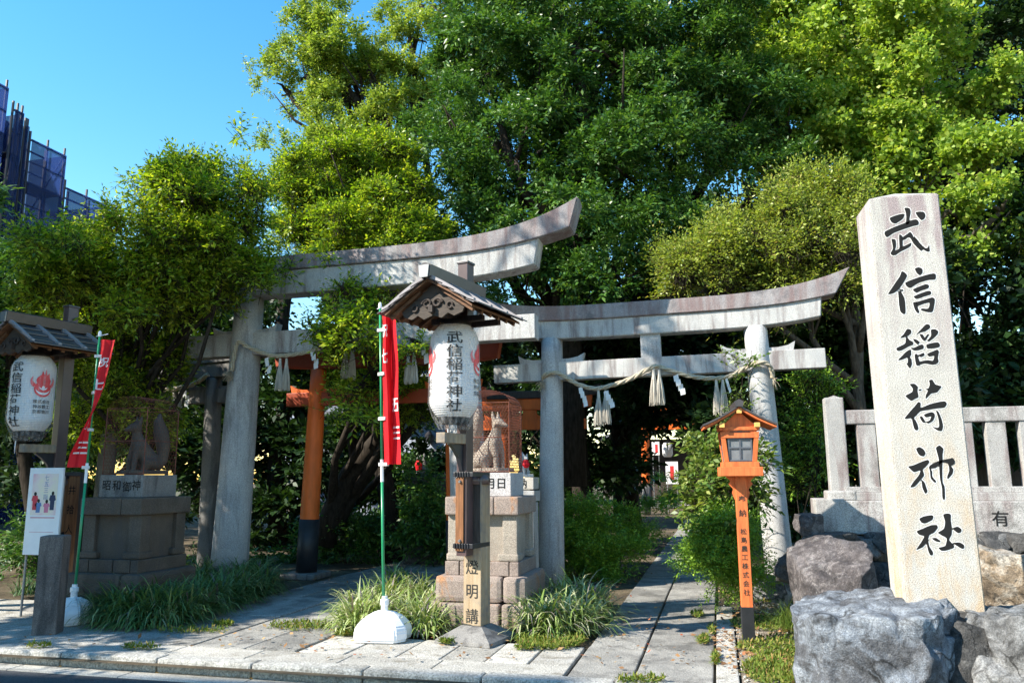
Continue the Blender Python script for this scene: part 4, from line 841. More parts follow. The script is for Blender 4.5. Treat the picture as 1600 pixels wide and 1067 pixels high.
for s in (-1, 1):
    for q in (-1, 1):
        A = Vector((s*.135, q*.135, za)); B = Vector((s*.165, q*.165, zb)); d = B-A
        m_ = Matrix(((1, 0, d.x/d.z, 0), (0, 1, d.y/d.z, 0), (0, 0, 1, 0), (0, 0, 0, 1))); b2 = BM(); bx(b2, (0, 0, d.z/2), (.045, .045, d.z), 0, .003); join(bm, b2, Matrix.Translation(A) @ m_)
bx(bm, (0, 0, 2.0), (.37, .37, .05), 0, .004); bx(bm, (0, 0, 2.068), (.385, .385, .035), 0, .004); bx(bm, (0, -.172, 2.037), (.30, .012, .03), 0, .002); bx(bm, (0, 0, 2.04), (.33, .33, .03), 0)
box_ = obj('lamp_box', bm, M['lamp_orange'], t)
bm = BM(); bx(bm, (0, -.186, 2.037), (.05, .006, .012)); bx(bm, (-.06, -.186, 2.037), (.07, .006, .007)); bx(bm, (.06, -.186, 2.037), (.07, .006, .007)); obj('vent_slot', bm, M['base_black'], box_)
for a_ in range(4):
    m_ = Matrix.Rotation(a_*PI/2, 4, 'Z') @ Matrix.Translation((0, -.147, (za+1.975)/2)) @ Matrix.Rotation(R(5.5), 4, 'X')
    b2 = BM(); bx(b2, (0, 0, 0), (.235, .008, .225)); g = BM(); join(g, b2, m_); gl = obj('window', g, M['glass'], box_)
    b2 = BM()
    for x in (-.11, 0, .11): bx(b2, (x, -.007, 0), (.018, .012, .226), 0, .002)
    for z in (-.105, 0.02, .108): bx(b2, (0, -.009, z), (.236, .010, .016), 0, .002)
    g = BM(); join(g, b2, m_); obj('window_frame', g, M['window_frame'], gl)
rf = thing_part('roof', t); hw, ze, zr = .348, 2.09, 2.28; yy = .27
def rz_(x): q = abs(x)/hw; return zr-(zr-ze)*(1.28*q-.28*q*q)
for s in (-1, 1):
    bm = BM(); bm2 = BM(); n = 9
    for i in range(n):
        xa, xb = s*hw*i/n, s*hw*(i+1)/n
        prism(bm, [(xa, rz_(xa)), (xb, rz_(xb)), (xb, rz_(xb)-.02), (xa, rz_(xa)-.02)], -yy+.015, yy-.015); prism(bm2, [(xa*1.02, rz_(xa)+.022), (xb*1.02, rz_(xb)+.022), (xb*1.02, rz_(xb)+.003), (xa*1.02, rz_(xa)+.003)], -yy, yy)
    obj('eave_boards', bm, M['lamp_orange'], rf); obj('roof_cover', bm2, M['roof_metal'], rf)
    for y in (-.19, .19):
        bm = BM(); bx(bm, (s*.17, y, 2.10), (.05, .10, .045), 0, .003); obj('rafter_end', bm, M['cream'], rf)
bm = BM(); bx(bm, (0, -.2, zr-.045), (.05, .12, .04), 0, .003); obj('rafter_end', bm, M['cream'], rf)
obj('gable', prism(BM(), [(-.17, 2.086), (.17, 2.086), (0, zr-.03)], -.165, .165), M['lamp_orange'], rf)
bm = BM(); prism(bm, [(-.035, zr), (.035, zr), (.045, zr+.05), (0, zr+.075), (-.045, zr+.05)], -yy-.02, yy+.02); obj('ridge', bm, M['roof_metal'], rf)
# ------------------------------------------------------------------ beyond the gates
p = at(973, 800, 30); t = thing('stone_lantern', 'squat grey stone lantern post with a domed cap beside the shaded path', 'stone lantern', (p.x, 30, 0)); zt = at(973, 737, 30).z
b = obj('column', bx(BM(), (0, 0, (zt-.3)/2), (.36, .36, zt-.3), 0, .02), M['granite_shade'], t)
obj('cap', lathe(BM(), [(.18, zt-.32), (.34, zt-.30), (.33, zt-.22), (.25, zt-.1), (.1, zt-.02), (.02, zt)], 24), M['granite_shade'], t, smooth=True)
obj('round_hole', lathe(BM(), [(.075, -.005), (.075, .0)], 16), M['ink'], b).matrix_basis = Matrix.Translation((0, -.184, zt-.62)) @ Matrix.Rotation(PI/2, 4, 'X')
# shrine hall at the end of the path
p = at(1075, 770, 44); t = thing('shrine_hall', 'dark timber shrine hall at the far end of the path', 'shrine hall', (p.x+1.5, 44, 0)); 
obj('wall', bx(BM(), (0, 3, 1.9), (9, 5.6, 3.4), 0, .02), M['wood_dark'], t)
obj('stone_step', bx(BM(), (0, -.6, .15), (9.5, 2.0, .3), 0, .02), M['granite'], t)
bm = BM(); prism(bm, [(-6, 3.5), (-5.9, 3.7), (-3, 4.3), (0, 5.6), (3, 4.3), (5.9, 3.7), (6, 3.5), (0, 5.3)], -1.6, 7); obj('roof', bm, M['house_roof'], t)
for x in (-4.2, -2.4, -.6, 1.2, 3): obj('column', bx(BM(), (x, -.2, 1.9), (.2, .2, 3.4), 0, .01), M['wood_dark'], t)
bm = BM()
for i in range(26): bx(bm, (-.4+.14*i, -.5, .85), (.06, .05, 1.1), 0)
bx(bm, (1.4, -.5, 1.36), (3.7, .08, .07), 0); bx(bm, (1.4, -.5, .5), (3.7, .07, .06), 0); obj('lattice_fence', bm, M['vermilion'], t)
def board(px0, py0, px1, py1, v, label, mark=None, ch=None):
    a = at(px0, py1, v); b = at(px1, py0, v); w_, h_ = b.x-a.x, b.z-a.z
    t = thing('notice_board', label, 'notice', (a.x+w_/2, v, 0))
    obj('sheet', bx(BM(), (0, 0, a.z+h_/2), (w_, .04, h_), 0, .005), M['white'], t); 
    if mark: 
        bm = BM(); bx(bm, (mark[0]*w_, -.024, a.z+h_/2), (w_*mark[1], .006, h_*.62), 0); obj('red_panel', bm, M['emblem'], t)
    bm = BM()
    for x in (-w_*.4, w_*.4): tube(bm, [(x, .03, 0), (x, .03, b.z)], .025, 6)
    obj('frame', bm, M['steel'], t); return t
board(1041, 721, 1059, 756, 38, 'white notice board with a red panel far along the path', (0, .3))
board(1019, 690, 1030, 711, 42, 'small white notice with a pink print in front of the far shrine hall', (.1, .35))
p = at(1043, 703, 42); t = thing('paper_lantern', 'small distant paper lantern hanging by the shrine hall', 'lantern', (p.x, 42, p.z-.35), 0, None)
obj('paper_shade', lathe(BM(), [(.18, 0), (.26, .12), (.27, .4), (.26, .6), (.18, .72)], 20), M['paper'], t, smooth=True); obj('hanging_cord', tube(BM(), [(0, 0, .72), (0, 0, 1.3)], .015, 6), M['iron'], t)
# neighbouring white house seen between trunks
p0 = at(480, 800, 25); p1 = at(735, 800, 25)
t = thing('white_house', 'white house with blue shade in its wall colour, half hidden by trunks behind the vermilion torii', 'house', ((p0.x+p1.x)/2, 25, 0)); W_ = p1.x-p0.x
obj('wall', bx(BM(), (0, 2.5, 1.9), (W_, 5, 3.8), 0, .01), M['house_wall'], t)
bm = BM(); prism(bm, [(-.6, 3.7), (-.6, 3.82), (2.5, 5.3), (5.6, 3.82), (5.6, 3.7), (2.5, 5.1)], -W_/2-.4, W_/2+.4, Matrix.Rotation(PI/2, 4, 'Z')); obj('roof', bm, M['house_roof'], t)
for x in (-W_*.34, -.2, W_*.30):
    f = obj('window', bx(BM(), (x, -.01, 2.0), (1.3, .08, 1.1), 0, .01), M['window_frame'], t); obj('pane', bx(BM(), (x, -.06, 2.0), (1.15, .02, .95), 0), M['glass'], f)
bm = BM()
for i in range(9): bx(bm, (0, -.02, .5+.13*i), (W_*.3, .03, .09), 0)
obj('shutter', bm, M['house_wall'], t).location.x = -W_*.32
obj('eave_lamp', lathe(BM(), [(.1, 0), (.14, .05), (.14, .25), (.04, .36)], 14, (W_*.26, -.15, 2.75)), M['iron'], t)
p = at(700, 590, 40); 
t = thing('white_house', 'taller far house showing its bright gable above the vermilion torii', 'house', (at(560, 640, 42).x, 42, 0))
obj('wall', bx(BM(), (0, 4, 4.2), (11, 8, 8.4), 0, .02), M['house_wall'], t); obj('roof', prism(BM(), [(-6, 8.2), (-5.9, 8.5), (0, 11.0), (5.9, 8.5), (6, 8.2)], -.6, 8.6), M['house_roof'], t)
for x in (-3, 0, 3): f = obj('window', bx(BM(), (x, -.01, 6.2), (1.4, .1, 1.3), 0), M['window_frame'], t); obj('pane', bx(BM(), (x, -.07, 6.2), (1.2, .02, 1.1), 0), M['glass'], f)
# dark eave of a building at the right
p = at(1560, 590, 19); t = thing('timber_hall', 'dark timber building under trees, its eave showing at the right edge', 'building', (p.x+2.4, 19, 0)); zt = p.z
obj('wall', bx(BM(), (0, 2.5, zt/2), (6, 4.6, zt), 0, .01), M['wood_dark'], t); obj('roof', prism(BM(), [(-3.9, zt-.1), (-3.9, zt+.02), (0, zt+1.3), (3.9, zt+.02), (3.9, zt-.1), (0, zt+1.1)], -.7, 5.4), M['house_roof'], t)
# scaffolded building wrapped in blue netting, upper left
k = NT('blue_netting'); k.fin((.024, .046, .135), .7, .2); tb = k.n('BsdfTransparent'); tl_ = k.n('BsdfTranslucent'); tl_.inputs[0].default_value = (.04, .09, .33, 1); mx = k.n('MixShader'); mx.inputs[0].default_value = .5; k.l(k.p.outputs[0], mx.inputs[1]); k.l(tl_.outputs[0], mx.inputs[2]); m2 = k.n('MixShader'); m2.inputs[0].default_value = .64; k.l(tb.outputs[0], m2.inputs[1]); k.l(mx.outputs[0], m2.inputs[2]); k.l(m2.outputs[0], k.out.inputs[0]); M['net'] = k.m
def atu(px, py, u): d = ray(px, py); p = d*(u/d[0]); return Vector((p[0], p[1], p[2]+EYE))
UB = -26.0
t = thing('scaffolded_building', 'stepped building wrapped in blue scaffold netting behind the trees at upper left', 'building', (UB, atu(60, 300, UB).y, 0)); o0 = t.location
segs = [(-260, 14, 138), (10, 38, 178), (36, 43, 197), (42, 104, 244), (104, 170, 322)]
net = BM(); pipe = BM(); core = BM()
zbase = 0
for i, (xa, xb, yt) in enumerate(segs):
    B = atu(xb, yt, UB); A = atu(max(xa, -260), 300, UB); ya, yb, zt = A.y-o0.y, B.y-o0.y, B.z
    z0_ = 0
    bx(net, (0, (ya+yb)/2, zt/2), (.02, yb-ya, zt), 0); bx(net, (-1.6, yb, zt/2), (3.2, .02, zt), 0)
    n = max(2, int((yb-ya)/1.8)); m_ = int(zt/1.8)
    for a_ in range(n+1):
        y = ya+(yb-ya)*a_/n
        for x in (-.12, -1.1): tube(pipe, [(x, y, 0), (x, y, zt+.35)], .05, 5)
    for b_ in range(m_+1):
        z = zt-1.8*b_
        for x in (-.12, -1.1): tube(pipe, [(x, ya, z), (x, yb, z)], .045, 5); tube(pipe, [(x, ya, z-.9), (x, yb, z-.9)], .03, 5)
        bx(pipe, (-.6, (ya+yb)/2, z-1.75), (.9, yb-ya, .06), 0)
        for a_ in range(n): 
            if (a_+b_) % 2: tube(pipe, [(-.12, ya+(yb-ya)*a_/n, z-1.8), (-.12, ya+(yb-ya)*(a_+1)/n, z)], .03, 5)
    if i in (0, 3): bx(core, (-5.3, (ya+yb)/2-.6, (zt-3.4)/2), (7.6, yb-ya-1.2, zt-3.4), 0)
    elif i != 2: bx(core, (-5.2, (ya+yb)/2, (zt-4.2)/2), (7.3, yb-ya, zt-4.2), 0)
obj('netting', net, M['net'], t); obj('scaffold_pipes', pipe, plain('dull_scaffold_steel', (.06, .06, .075), .5, .4, .2), t); obj('wall', core, plain('dark_building_wall', (.07, .065, .075), .8, .2, .1), t)
# apartment block across the street: its shadow lies on the asphalt
t = thing('apartment_block', 'plain apartment block across the street behind the viewer', 'building', (-34, -6, 0)); hb = 16.45; t.location = (-38.1, -7.9, 0); t.rotation_euler = (0, 0, R(6))
obj('wall', bx(BM(), (0, -4, hb/2), (38, 8, hb), 0, .02), M['house_wall'], t)
bm = BM()
for i in range(9):
    for j in range(4): bx(bm, (-16+4*i, .0, 2+3.1*j), (1.8, .1, 1.6), 0)
obj('window', bm, M['glass'], t)
# ------------------------------------------------------------------ foliage
def unit(a): return a/np.maximum(np.linalg.norm(a, axis=-1, keepdims=True), 1e-9)
def leaf_mesh(name, lobes, mat, parent, L, W, nclump, twigs, per, twl, seed, up=.25, out=.8, shell=.45, flat=.5, jit=.25, pinn=.75, droop=0., clump_r=.07, blob=.34, per_blob=11, tw=0, bj=.55):
    g = np.random.default_rng(seed); c = []; o_ = []
    vol = np.array([(r[0]*r[1]+r[1]*r[2]+r[0]*r[2]) for _, r in lobes]); nn = np.maximum(3, (nclump*vol/vol.sum()).astype(int))
    for (ctr, rad), n in zip(lobes, nn):
        rad = np.array(rad); nb = max(3, n//per_blob); d = unit(g.normal(size=(nb, 3))); rr = (shell+(1-shell)*g.random(nb)**.6)[:, None]
        bc = np.array(ctr)+d*rr*rad*.92+g.normal(size=(nb, 3))*blob*bj; br = blob*g.uniform(.6, 1.25, (nb, 1)); ib = g.integers(0, nb, n)
        e = g.normal(size=(n, 3)); e[:, 2] = np.abs(e[:, 2])*.9-.25; e = unit(e+d[ib]*.5)
        c.append(bc[ib]+e*np.array([1.15, 1.15, .75])*br[ib]*g.uniform(.55, 1., (n, 1))); o_.append(unit(e*.8+d[ib]*.35))
    c = np.concatenate(c); o_ = np.concatenate(o_); n = len(c)
    k_ = twigs; td = unit(o_[:, None]*out+g.normal(size=(n, k_, 3))*.75+np.array([0, 0, up])); tl = twl*g.uniform(.55, 1.25, (n, k_, 1))
    to = c[:, None]+g.normal(size=(n, k_, 3))*clump_r
    td = td.reshape(-1, 1, 3); to = to.reshape(-1, 1, 3); tl = tl.reshape(-1, 1, 1); m = len(td)
    s = np.linspace(.08, 1, per)[None, :, None]+g.uniform(-.04, .04, (m, per, 1)); base = to+td*tl*s-np.array([0, 0, 1])*(droop*tl*s*s)
    ref = unit(np.cross(td, np.array([0, 0, 1.])+g.normal(size=(m, 1, 3))*.3)); sg = np.where(np.arange(per) % 2 == 0, 1., -1.)[None, :, None]
    ld = unit(td*(1-pinn*.6)+ref*sg*pinn+g.normal(size=(m, per, 3))*jit-np.array([0, 0, droop*.6])); ld[:, -1] = unit(td[:, 0]+.2*ld[:, -1])
    nr = np.cross(td, ref); nr = nr*np.sign(nr[..., 2:3]+1e-6); nr = unit(nr*flat+g.normal(size=(m, per, 3))*.45+np.array([0, 0, .25]))
    wd = unit(np.cross(ld, nr)); nr = np.cross(wd, ld); ls = L*g.uniform(.65, 1.2, (m, per, 1))*np.repeat(g.uniform(.75, 1.25, n), k_)[:, None, None]; ws = W*ls/L
    if tw:
        A = to[:, 0]-td[:, 0]*tl[:, 0]*.5; Bq = to[:, 0]+td[:, 0]*tl[:, 0]*.85-np.array([0, 0, 1])*(droop*tl[:, 0]*.7); s1 = unit(np.cross(td[:, 0], [0.3, .2, 1.])); s2 = np.cross(td[:, 0], s1); r0, r1 = .0045, .0016; qs = []
        rg = [(s1*math.cos(q)+s2*math.sin(q)) for q in (0, 2.09, 4.19)]
        for q in range(3): qs.append(np.stack([A+rg[q]*r0, A+rg[(q+1) % 3]*r0, Bq+rg[(q+1) % 3]*r1, Bq+rg[q]*r1], 1))
        mesh_from('twigs', np.stack(qs, 1).reshape(-1, 3), M['bark'], parent)
    P0 = base; P1 = base+ld*ls*.45+wd*ws*.5+nr*ws*.12; P2 = base+ld*ls-np.array([0, 0, .12])*ls; P3 = base+ld*ls*.45-wd*ws*.5+nr*ws*.12
    v = np.stack([P0, P1, P2, P3], axis=2).reshape(-1, 3)
    return mesh_from(name, v, mat, parent), len(v)//4
NLEAF = [0]
def mesh_from(name, v, mat, parent, quads=None):
    pl_ = np.array(parent.location) if parent is not None else 0
    v = (v-pl_).astype(np.float32); nq = len(v)//4; NLEAF[0] += nq
    me = bpy.data.meshes.new(name); me.vertices.add(len(v)); me.vertices.foreach_set('co', v.ravel()); me.loops.add(nq*4); me.loops.foreach_set('vertex_index', np.arange(nq*4, dtype=np.int32))
    me.polygons.add(nq); me.polygons.foreach_set('loop_start', np.arange(0, nq*4, 4, dtype=np.int32)); me.polygons.foreach_set('loop_total', np.full(nq, 4, np.int32)); me.update(calc_edges=True)
    return objm(name, me, mat, parent)
def lobe(px, py, rx, ry, v, dv):
    p = at(px, py, v); d = depth(p)/FPX; return (tuple(p), (rx*d, dv, ry*d))
def limbs(bm, root, top, rad, lobes, seed, sub=3, gn=6):
    r = random.Random(seed); root = Vector(root); top = Vector(top)
    n = 9; pts = [root.lerp(top, i/n)+Vector((math.sin(i*1.3+seed)*.05*i/n, math.cos(i*1.7+seed)*.05*i/n, 0))*(top-root).length*.25 for i in range(n+1)]
    tube(bm, pts, [rad*(1.25 if i == 0 else 1-.055*i) for i in range(n+1)], 12)
    for ctr, rd in lobes:
        c = Vector(ctr); a = pts[-1-r.randint(0, 4)]; m_ = a.lerp(c, .5)+Vector((r.uniform(-.2, .2), r.uniform(-.2, .2), -.12))*(c-a).length*.5
        r0 = rad*.5; q = [a, a.lerp(m_, .5), m_, m_.lerp(c, .5), c]; tube(bm, q, [r0, r0*.85, r0*.68, r0*.5, r0*.32], 8)
        for _ in range(sub):
            d = Vector((r.gauss(0, 1), r.gauss(0, 1), r.gauss(.3, .8))).normalized(); e = c+Vector((d.x*rd[0], d.y*rd[1], d.z*rd[2]))*r.uniform(.7, 1.0); s = q[r.choice((2, 3, 4))]
            mm = s.lerp(e, .5)+Vector((r.uniform(-.1, .1), r.uniform(-.1, .1), r.uniform(-.05, .12)))*(e-s).length
            tube(bm, [s, mm, e], [r0*.34, r0*.22, r0*.07], gn)
def tree(label, root, top, rad, lobs, mat, bark='bark', name='tree', cat='tree', group=None, seed=1, sub=3, stems=None, **kw):
    lb = [lobe(*l) for l in lobs]; t = thing(name, label, cat, root, 0, group); bm = BM(); limbs(bm, root, top, rad, lb, seed, sub)
    for s in stems or []: tube(bm, [Vector(q) for q in s[0]], s[1], 10)
    obj('trunk' if cat == 'tree' else 'stems', bm, M[bark], t, True, smooth=True)
    leaf_mesh('crown' if cat == 'tree' else 'foliage', lb, M[mat], t, seed=seed, **kw); return t
GT = 'trees around the shrine entrance'
# left tree with narrow bright leaves, in front of the largest gate
B_ = [(295, 355, 92, 75, 9.9, .95), (215, 420, 110, 72, 9.6, 1.), (125, 430, 70, 58, 9.6, .9), (315, 425, 70, 58, 10.1, .6), (350, 300, 38, 42, 9.9, .4), (255, 315, 48, 32, 9.8, .5), (195, 488, 76, 55, 10.2, .6), (160, 500, 80, 70, 10.4, .7), (185, 590, 85, 55, 10.8, .5), (235, 598, 45, 38, 10.7, .3), (320, 455, 42, 35, 10.3, .3), (70, 425, 45, 35, 9.4, .6), (375, 345, 20, 46, 10.0, .3), (200, 640, 80, 40, 11.0, .4), (212, 545, 50, 42, 10.6, .4), (120, 560, 70, 80, 10.6, .6), (360, 415, 26, 40, 10.2, .25), (352, 470, 20, 28, 10.3, .2), (335, 262, 14, 22, 9.9, .15), (352, 285, 12, 20, 9.9, .15), (225, 320, 22, 14, 9.8, .3)]
tree('spreading tree with narrow yellow-green leaves overhanging the left end of the largest stone torii', (-8.6, 10.9, 0), tuple(at(200, 600, 10.8)), .09, B_, 'leaf_pom', group=GT, seed=2, sub=5, L=.082, W=.030, nclump=1350, twigs=12, per=9, twl=.30, up=.3, out=.5, shell=.15, blob=.32, bj=.8, per_blob=14, tw=1)
# dark leafy tree at the left edge
tree('dark broad-leaved tree at the left edge behind the shaded lantern', (-11.2, 11.6, 0), tuple(at(10, 560, 11.4)), .16, [(30, 445, 95, 75, 11.2, 1.1), (-90, 430, 140, 140, 10.9, 1.6), (70, 520, 75, 70, 11.6, .8), (20, 610, 90, 80, 12.0, .9), (100, 640, 60, 60, 12.5, .6), (-60, 560, 110, 100, 11.8, 1.1)], 'leaf_dark', group=GT, seed=3, L=.15, W=.045, nclump=420, twigs=12, per=8, twl=.35, droop=.25, up=.1)
ST = [((-10.7, 7.0, 10.5), (1.4, 1.1, .8)), ((-8.6, 6.9, 10.6), (1.3, 1.0, .8))]
SL = [((-10.6, 5.0, 3.6), (1.0, .9, .8)), ((-11.9, 6.0, 6.6), (1.6, 1.3, 1.0)), ((-11.3, 5.4, 4.7), (1.6, 1.2, 1.3)), ((-12.0, 6.2, 5.2), (1.8, 1.5, 1.4)), ((-11.4, 7.2, 6.0), (2.0, 1.5, 1.3)), ((-10.4, 6.3, 3.6), (1.1, .9, .7)), ((-12.6, 8.0, 4.4), (1.6, 1.4, 1.2))]
t = thing('tree', 'street tree on the pavement left of the view', 'tree', (-12.0, 6.9, 0), 0, GT); bm = BM(); limbs(bm, (-12, 6.9, 0), (-11.7, 6.8, 3.4), .14, SL+ST, 4, 3); obj('trunk', bm, M['bark'], t, True, smooth=True)
leaf_mesh('upper_crown', ST, M['leaf_dark'], t, seed=14, L=.15, W=.07, nclump=85, twigs=7, per=6, twl=.4, shell=.1, bj=1.2)
leaf_mesh('crown', SL, M['leaf_dark'], t, seed=4, L=.13, W=.065, nclump=1150, twigs=10, per=7, twl=.36, shell=.2)
# small tree grown through the middle of the largest gate, with leaning stems behind
st = [([(at(505, 850, 14)), at(520, 800, 14), at(548, 740, 13.9), at(590, 690, 13.6), at(622, 640, 13.2), at(650, 600, 13)], [.24, .22, .20, .17, .13, .09]), ([at(512, 840, 14), at(545, 780, 14.1), at(585, 720, 14), at(625, 690, 13.9), at(660, 650, 13.8)], [.17, .15, .13, .10, .07]), ([at(556, 732, 13.9), at(550, 680, 13.8), at(547, 655, 13.7), at(552, 620, 13.5)], [.11, .09, .075, .05]), ([at(575, 710, 13.8), at(572, 665, 13.7), at(580, 630, 13.5), at(575, 570, 13)], [.12, .10, .08, .05]), ([at(590, 690, 13.6), at(598, 640, 13.5), at(606, 600, 13.3)], [.12, .09, .06])]
tree('many-stemmed leaning tree behind the vermilion torii, its leaves hanging beside the red banner', tuple(gd(508, 858)), tuple(at(520, 800, 14)), .2, [(600, 620, 35, 40, 12.6, .35), (570, 600, 35, 30, 12.9, .3), (640, 620, 45, 60, 12.8, .5), (660, 560, 25, 45, 12.8, .3)], 'leaf_pom', group=GT, seed=5, stems=st, sub=3, L=.085, W=.029, tw=1, nclump=200, twigs=10, per=8, twl=.28, shell=.2, blob=.2)
# yellow-green tree rising behind the largest gate
D_ = [(520, 300, 85, 75, 14, 1.1), (595, 340, 70, 60, 14, 1.), (480, 350, 45, 42, 13.8, .6), (590, 270, 60, 55, 14.6, .9), (540, 380, 90, 40, 14, .8), (640, 380, 60, 45, 14, .7), (455, 320, 22, 22, 13.8, .3), (600, 430, 90, 40, 14.3, .7), (545, 500, 36, 42, 10.75, .28), (508, 545, 26, 40, 10.7, .22), (572, 560, 32, 36, 10.8, .26), (553, 608, 30, 26, 10.9, .22), (535, 455, 12, 22, 10.72, .12), (655, 535, 12, 28, 10.9, .15)]
tree('yellow-green tree rising behind the lintel of the largest torii, sprays hanging through it', (-6.2, 15, 0), tuple(at(560, 450, 14.6)), .2, D_, 'leaf_pom', group=GT, seed=6, sub=4, L=.09, W=.034, nclump=1000, twigs=12, per=8, twl=.3, shell=.2, out=.5, blob=.42, per_blob=14, tw=1)
C_ = [(535, 75, 62, 55, 23, 1.4), (500, 40, 38, 38, 23, .9), (575, 110, 48, 40, 23, 1.), (480, 120, 45, 32, 23, .8), (445, 140, 22, 18, 23, .5), (520, 140, 60, 22, 23, .8), (560, 225, 90, 48, 23, 1.6), (500, 245, 55, 40, 22.5, 1.), (640, 150, 60, 70, 23.5, 1.4), (640, 60, 32, 45, 23.5, .9), (660, 10, 50, 40, 24, 1.), (480, 290, 40, 40, 22.5, .8)]
stc = [([at(640, 560, 24), at(640, 400, 24), at(625, 260, 23.8), at(560, 165, 23.3), at(520, 115, 23), at(505, 95, 23)], [.45, .38, .3, .2, .13, .06]), ([at(590, 190, 23.5), at(545, 155, 23.2), at(530, 168, 23), at(500, 148, 23), at(470, 145, 23), at(440, 150, 23)], [.16, .14, .12, .09, .06, .03]), ([at(640, 300, 23.9), at(600, 215, 23.4), at(560, 210, 23), at(520, 200, 22.8)], [.2, .15, .1, .05])]
tree('tall camphor tree with bare dark limbs against the blue sky', tuple(gd(640, 790)), tuple(at(640, 420, 24)), .42, C_, 'leaf_camphor', group=GT, seed=7, sub=4, stems=stc, L=.12, W=.06, nclump=1100, twigs=12, per=7, twl=.34, shell=.35, up=.45, blob=.55)
# big dark evergreen in the centre
E_ = [(960, 0, 90, 55, 18.5, 1.2), (1060, 15, 70, 50, 18.5, 1.2), (1010, 60, 60, 50, 18, 1.), (905, 60, 90, 90, 17.2, 1.2), (900, 260, 80, 90, 17.2, 1.1), (1180, 300, 70, 70, 17.5, 1.), (1160, 160, 60, 80, 18, 1.2), (760, 110, 120, 105, 17, 1.6), (690, 240, 85, 85, 16.5, 1.3), (850, 250, 130, 100, 16.5, 1.6), (830, 40, 110, 70, 17.5, 1.5), (980, 120, 140, 125, 17.5, 1.8), (1000, 290, 120, 90, 16.5, 1.5), (1090, 200, 90, 105, 17.5, 1.5), (900, 370, 130, 60, 16, 1.2), (1060, 380, 95, 62, 16.5, 1.2), (720, 330, 85, 50, 16, 1.), (870, 440, 90, 45, 15.5, .8), (980, 450, 90, 40, 16, .8), (1120, 80, 70, 80, 18, 1.4), (900, 160, 100, 90, 18, 1.4), (780, 400, 60, 50, 16, .8), (740, 30, 70, 60, 18, 1.2)]
ste = [([at(890, 760, 17), at(888, 560, 17), at(880, 400, 16.8), at(912, 170, 16.6), at(898, 100, 16.6), at(905, 40, 16.8)], [.38, .32, .26, .16, .11, .05]), ([at(880, 420, 16.8), at(850, 330, 16.4), at(815, 300, 16), at(806, 250, 16)], [.2, .14, .09, .05]), ([at(900, 240, 16.6), at(880, 150, 16.2), at(872, 115, 16.2)], [.12, .09, .05])]
tree('huge dark glossy evergreen filling the sky above the two stone torii', tuple(gd(905, 810)), tuple(at(880, 420, 16.8)), .36, E_, 'leaf_dark', group=GT, seed=8, sub=4, stems=ste, L=.12, W=.052, nclump=2700, twigs=12, per=7, twl=.34, shell=.4, droop=.2, up=.15, blob=.48, per_blob=9)
F_ = [(1120, 30, 60, 50, 20.5, 1.2), (1240, 20, 110, 50, 20.5, 1.4), (1400, 10, 110, 50, 20.5, 1.4), (1440, 260, 60, 50, 19, .9), (1190, 70, 95, 80, 20, 1.6), (1300, 90, 110, 100, 20, 1.7), (1410, 80, 95, 90, 20, 1.5), (1240, 220, 95, 80, 19.5, 1.4), (1370, 220, 105, 80, 19.5, 1.5), (1470, 190, 75, 75, 19.5, 1.2), (1300, 300, 80, 45, 19, 1.), (1500, 270, 45, 35, 18.5, .6), (1545, 235, 38, 28, 18.5, .5), (1520, 370, 38, 28, 18, .5), (1565, 330, 28, 22, 18, .4), (1480, 330, 55, 40, 18.3, .6), (1430, 290, 60, 40, 18.8, .8), (1170, 170, 50, 60, 20.5, 1.)]
tree('bright green ginkgo behind the carved stone pillar', (3.4, 20.5, 0), tuple(at(1370, 330, 20.5)), .34, F_, 'leaf_ginkgo', 'bark_grey', group=GT, seed=9, sub=3, L=.10, W=.11, nclump=1900, twigs=11, per=7, twl=.42, shell=.4, flat=.3, jit=.5, up=.3, blob=.5, per_blob=8)
H_ = [(1250, 370, 70, 42, 14, .7), (1185, 400, 58, 38, 14, .6), (1120, 430, 50, 34, 14, .5), (1300, 335, 45, 45, 14, .6), (1290, 420, 55, 40, 14, .6), (1100, 395, 22, 30, 14, .25), (1220, 450, 70, 30, 14.2, .5), (1330, 380, 30, 50, 14.1, .5), (1080, 445, 35, 25, 14.2, .3)]
tree('olive-green tree with small leaves leaning over the lower stone torii', (2.6, 15.4, 0), tuple(at(1330, 460, 14.6)), .15, H_, 'leaf_olive', 'bark_grey', group=GT, seed=10, sub=5, L=.07, W=.03, nclump=900, twigs=12, per=9, twl=.46, shell=.1, up=.7, bj=1.5, blob=.22, tw=1)
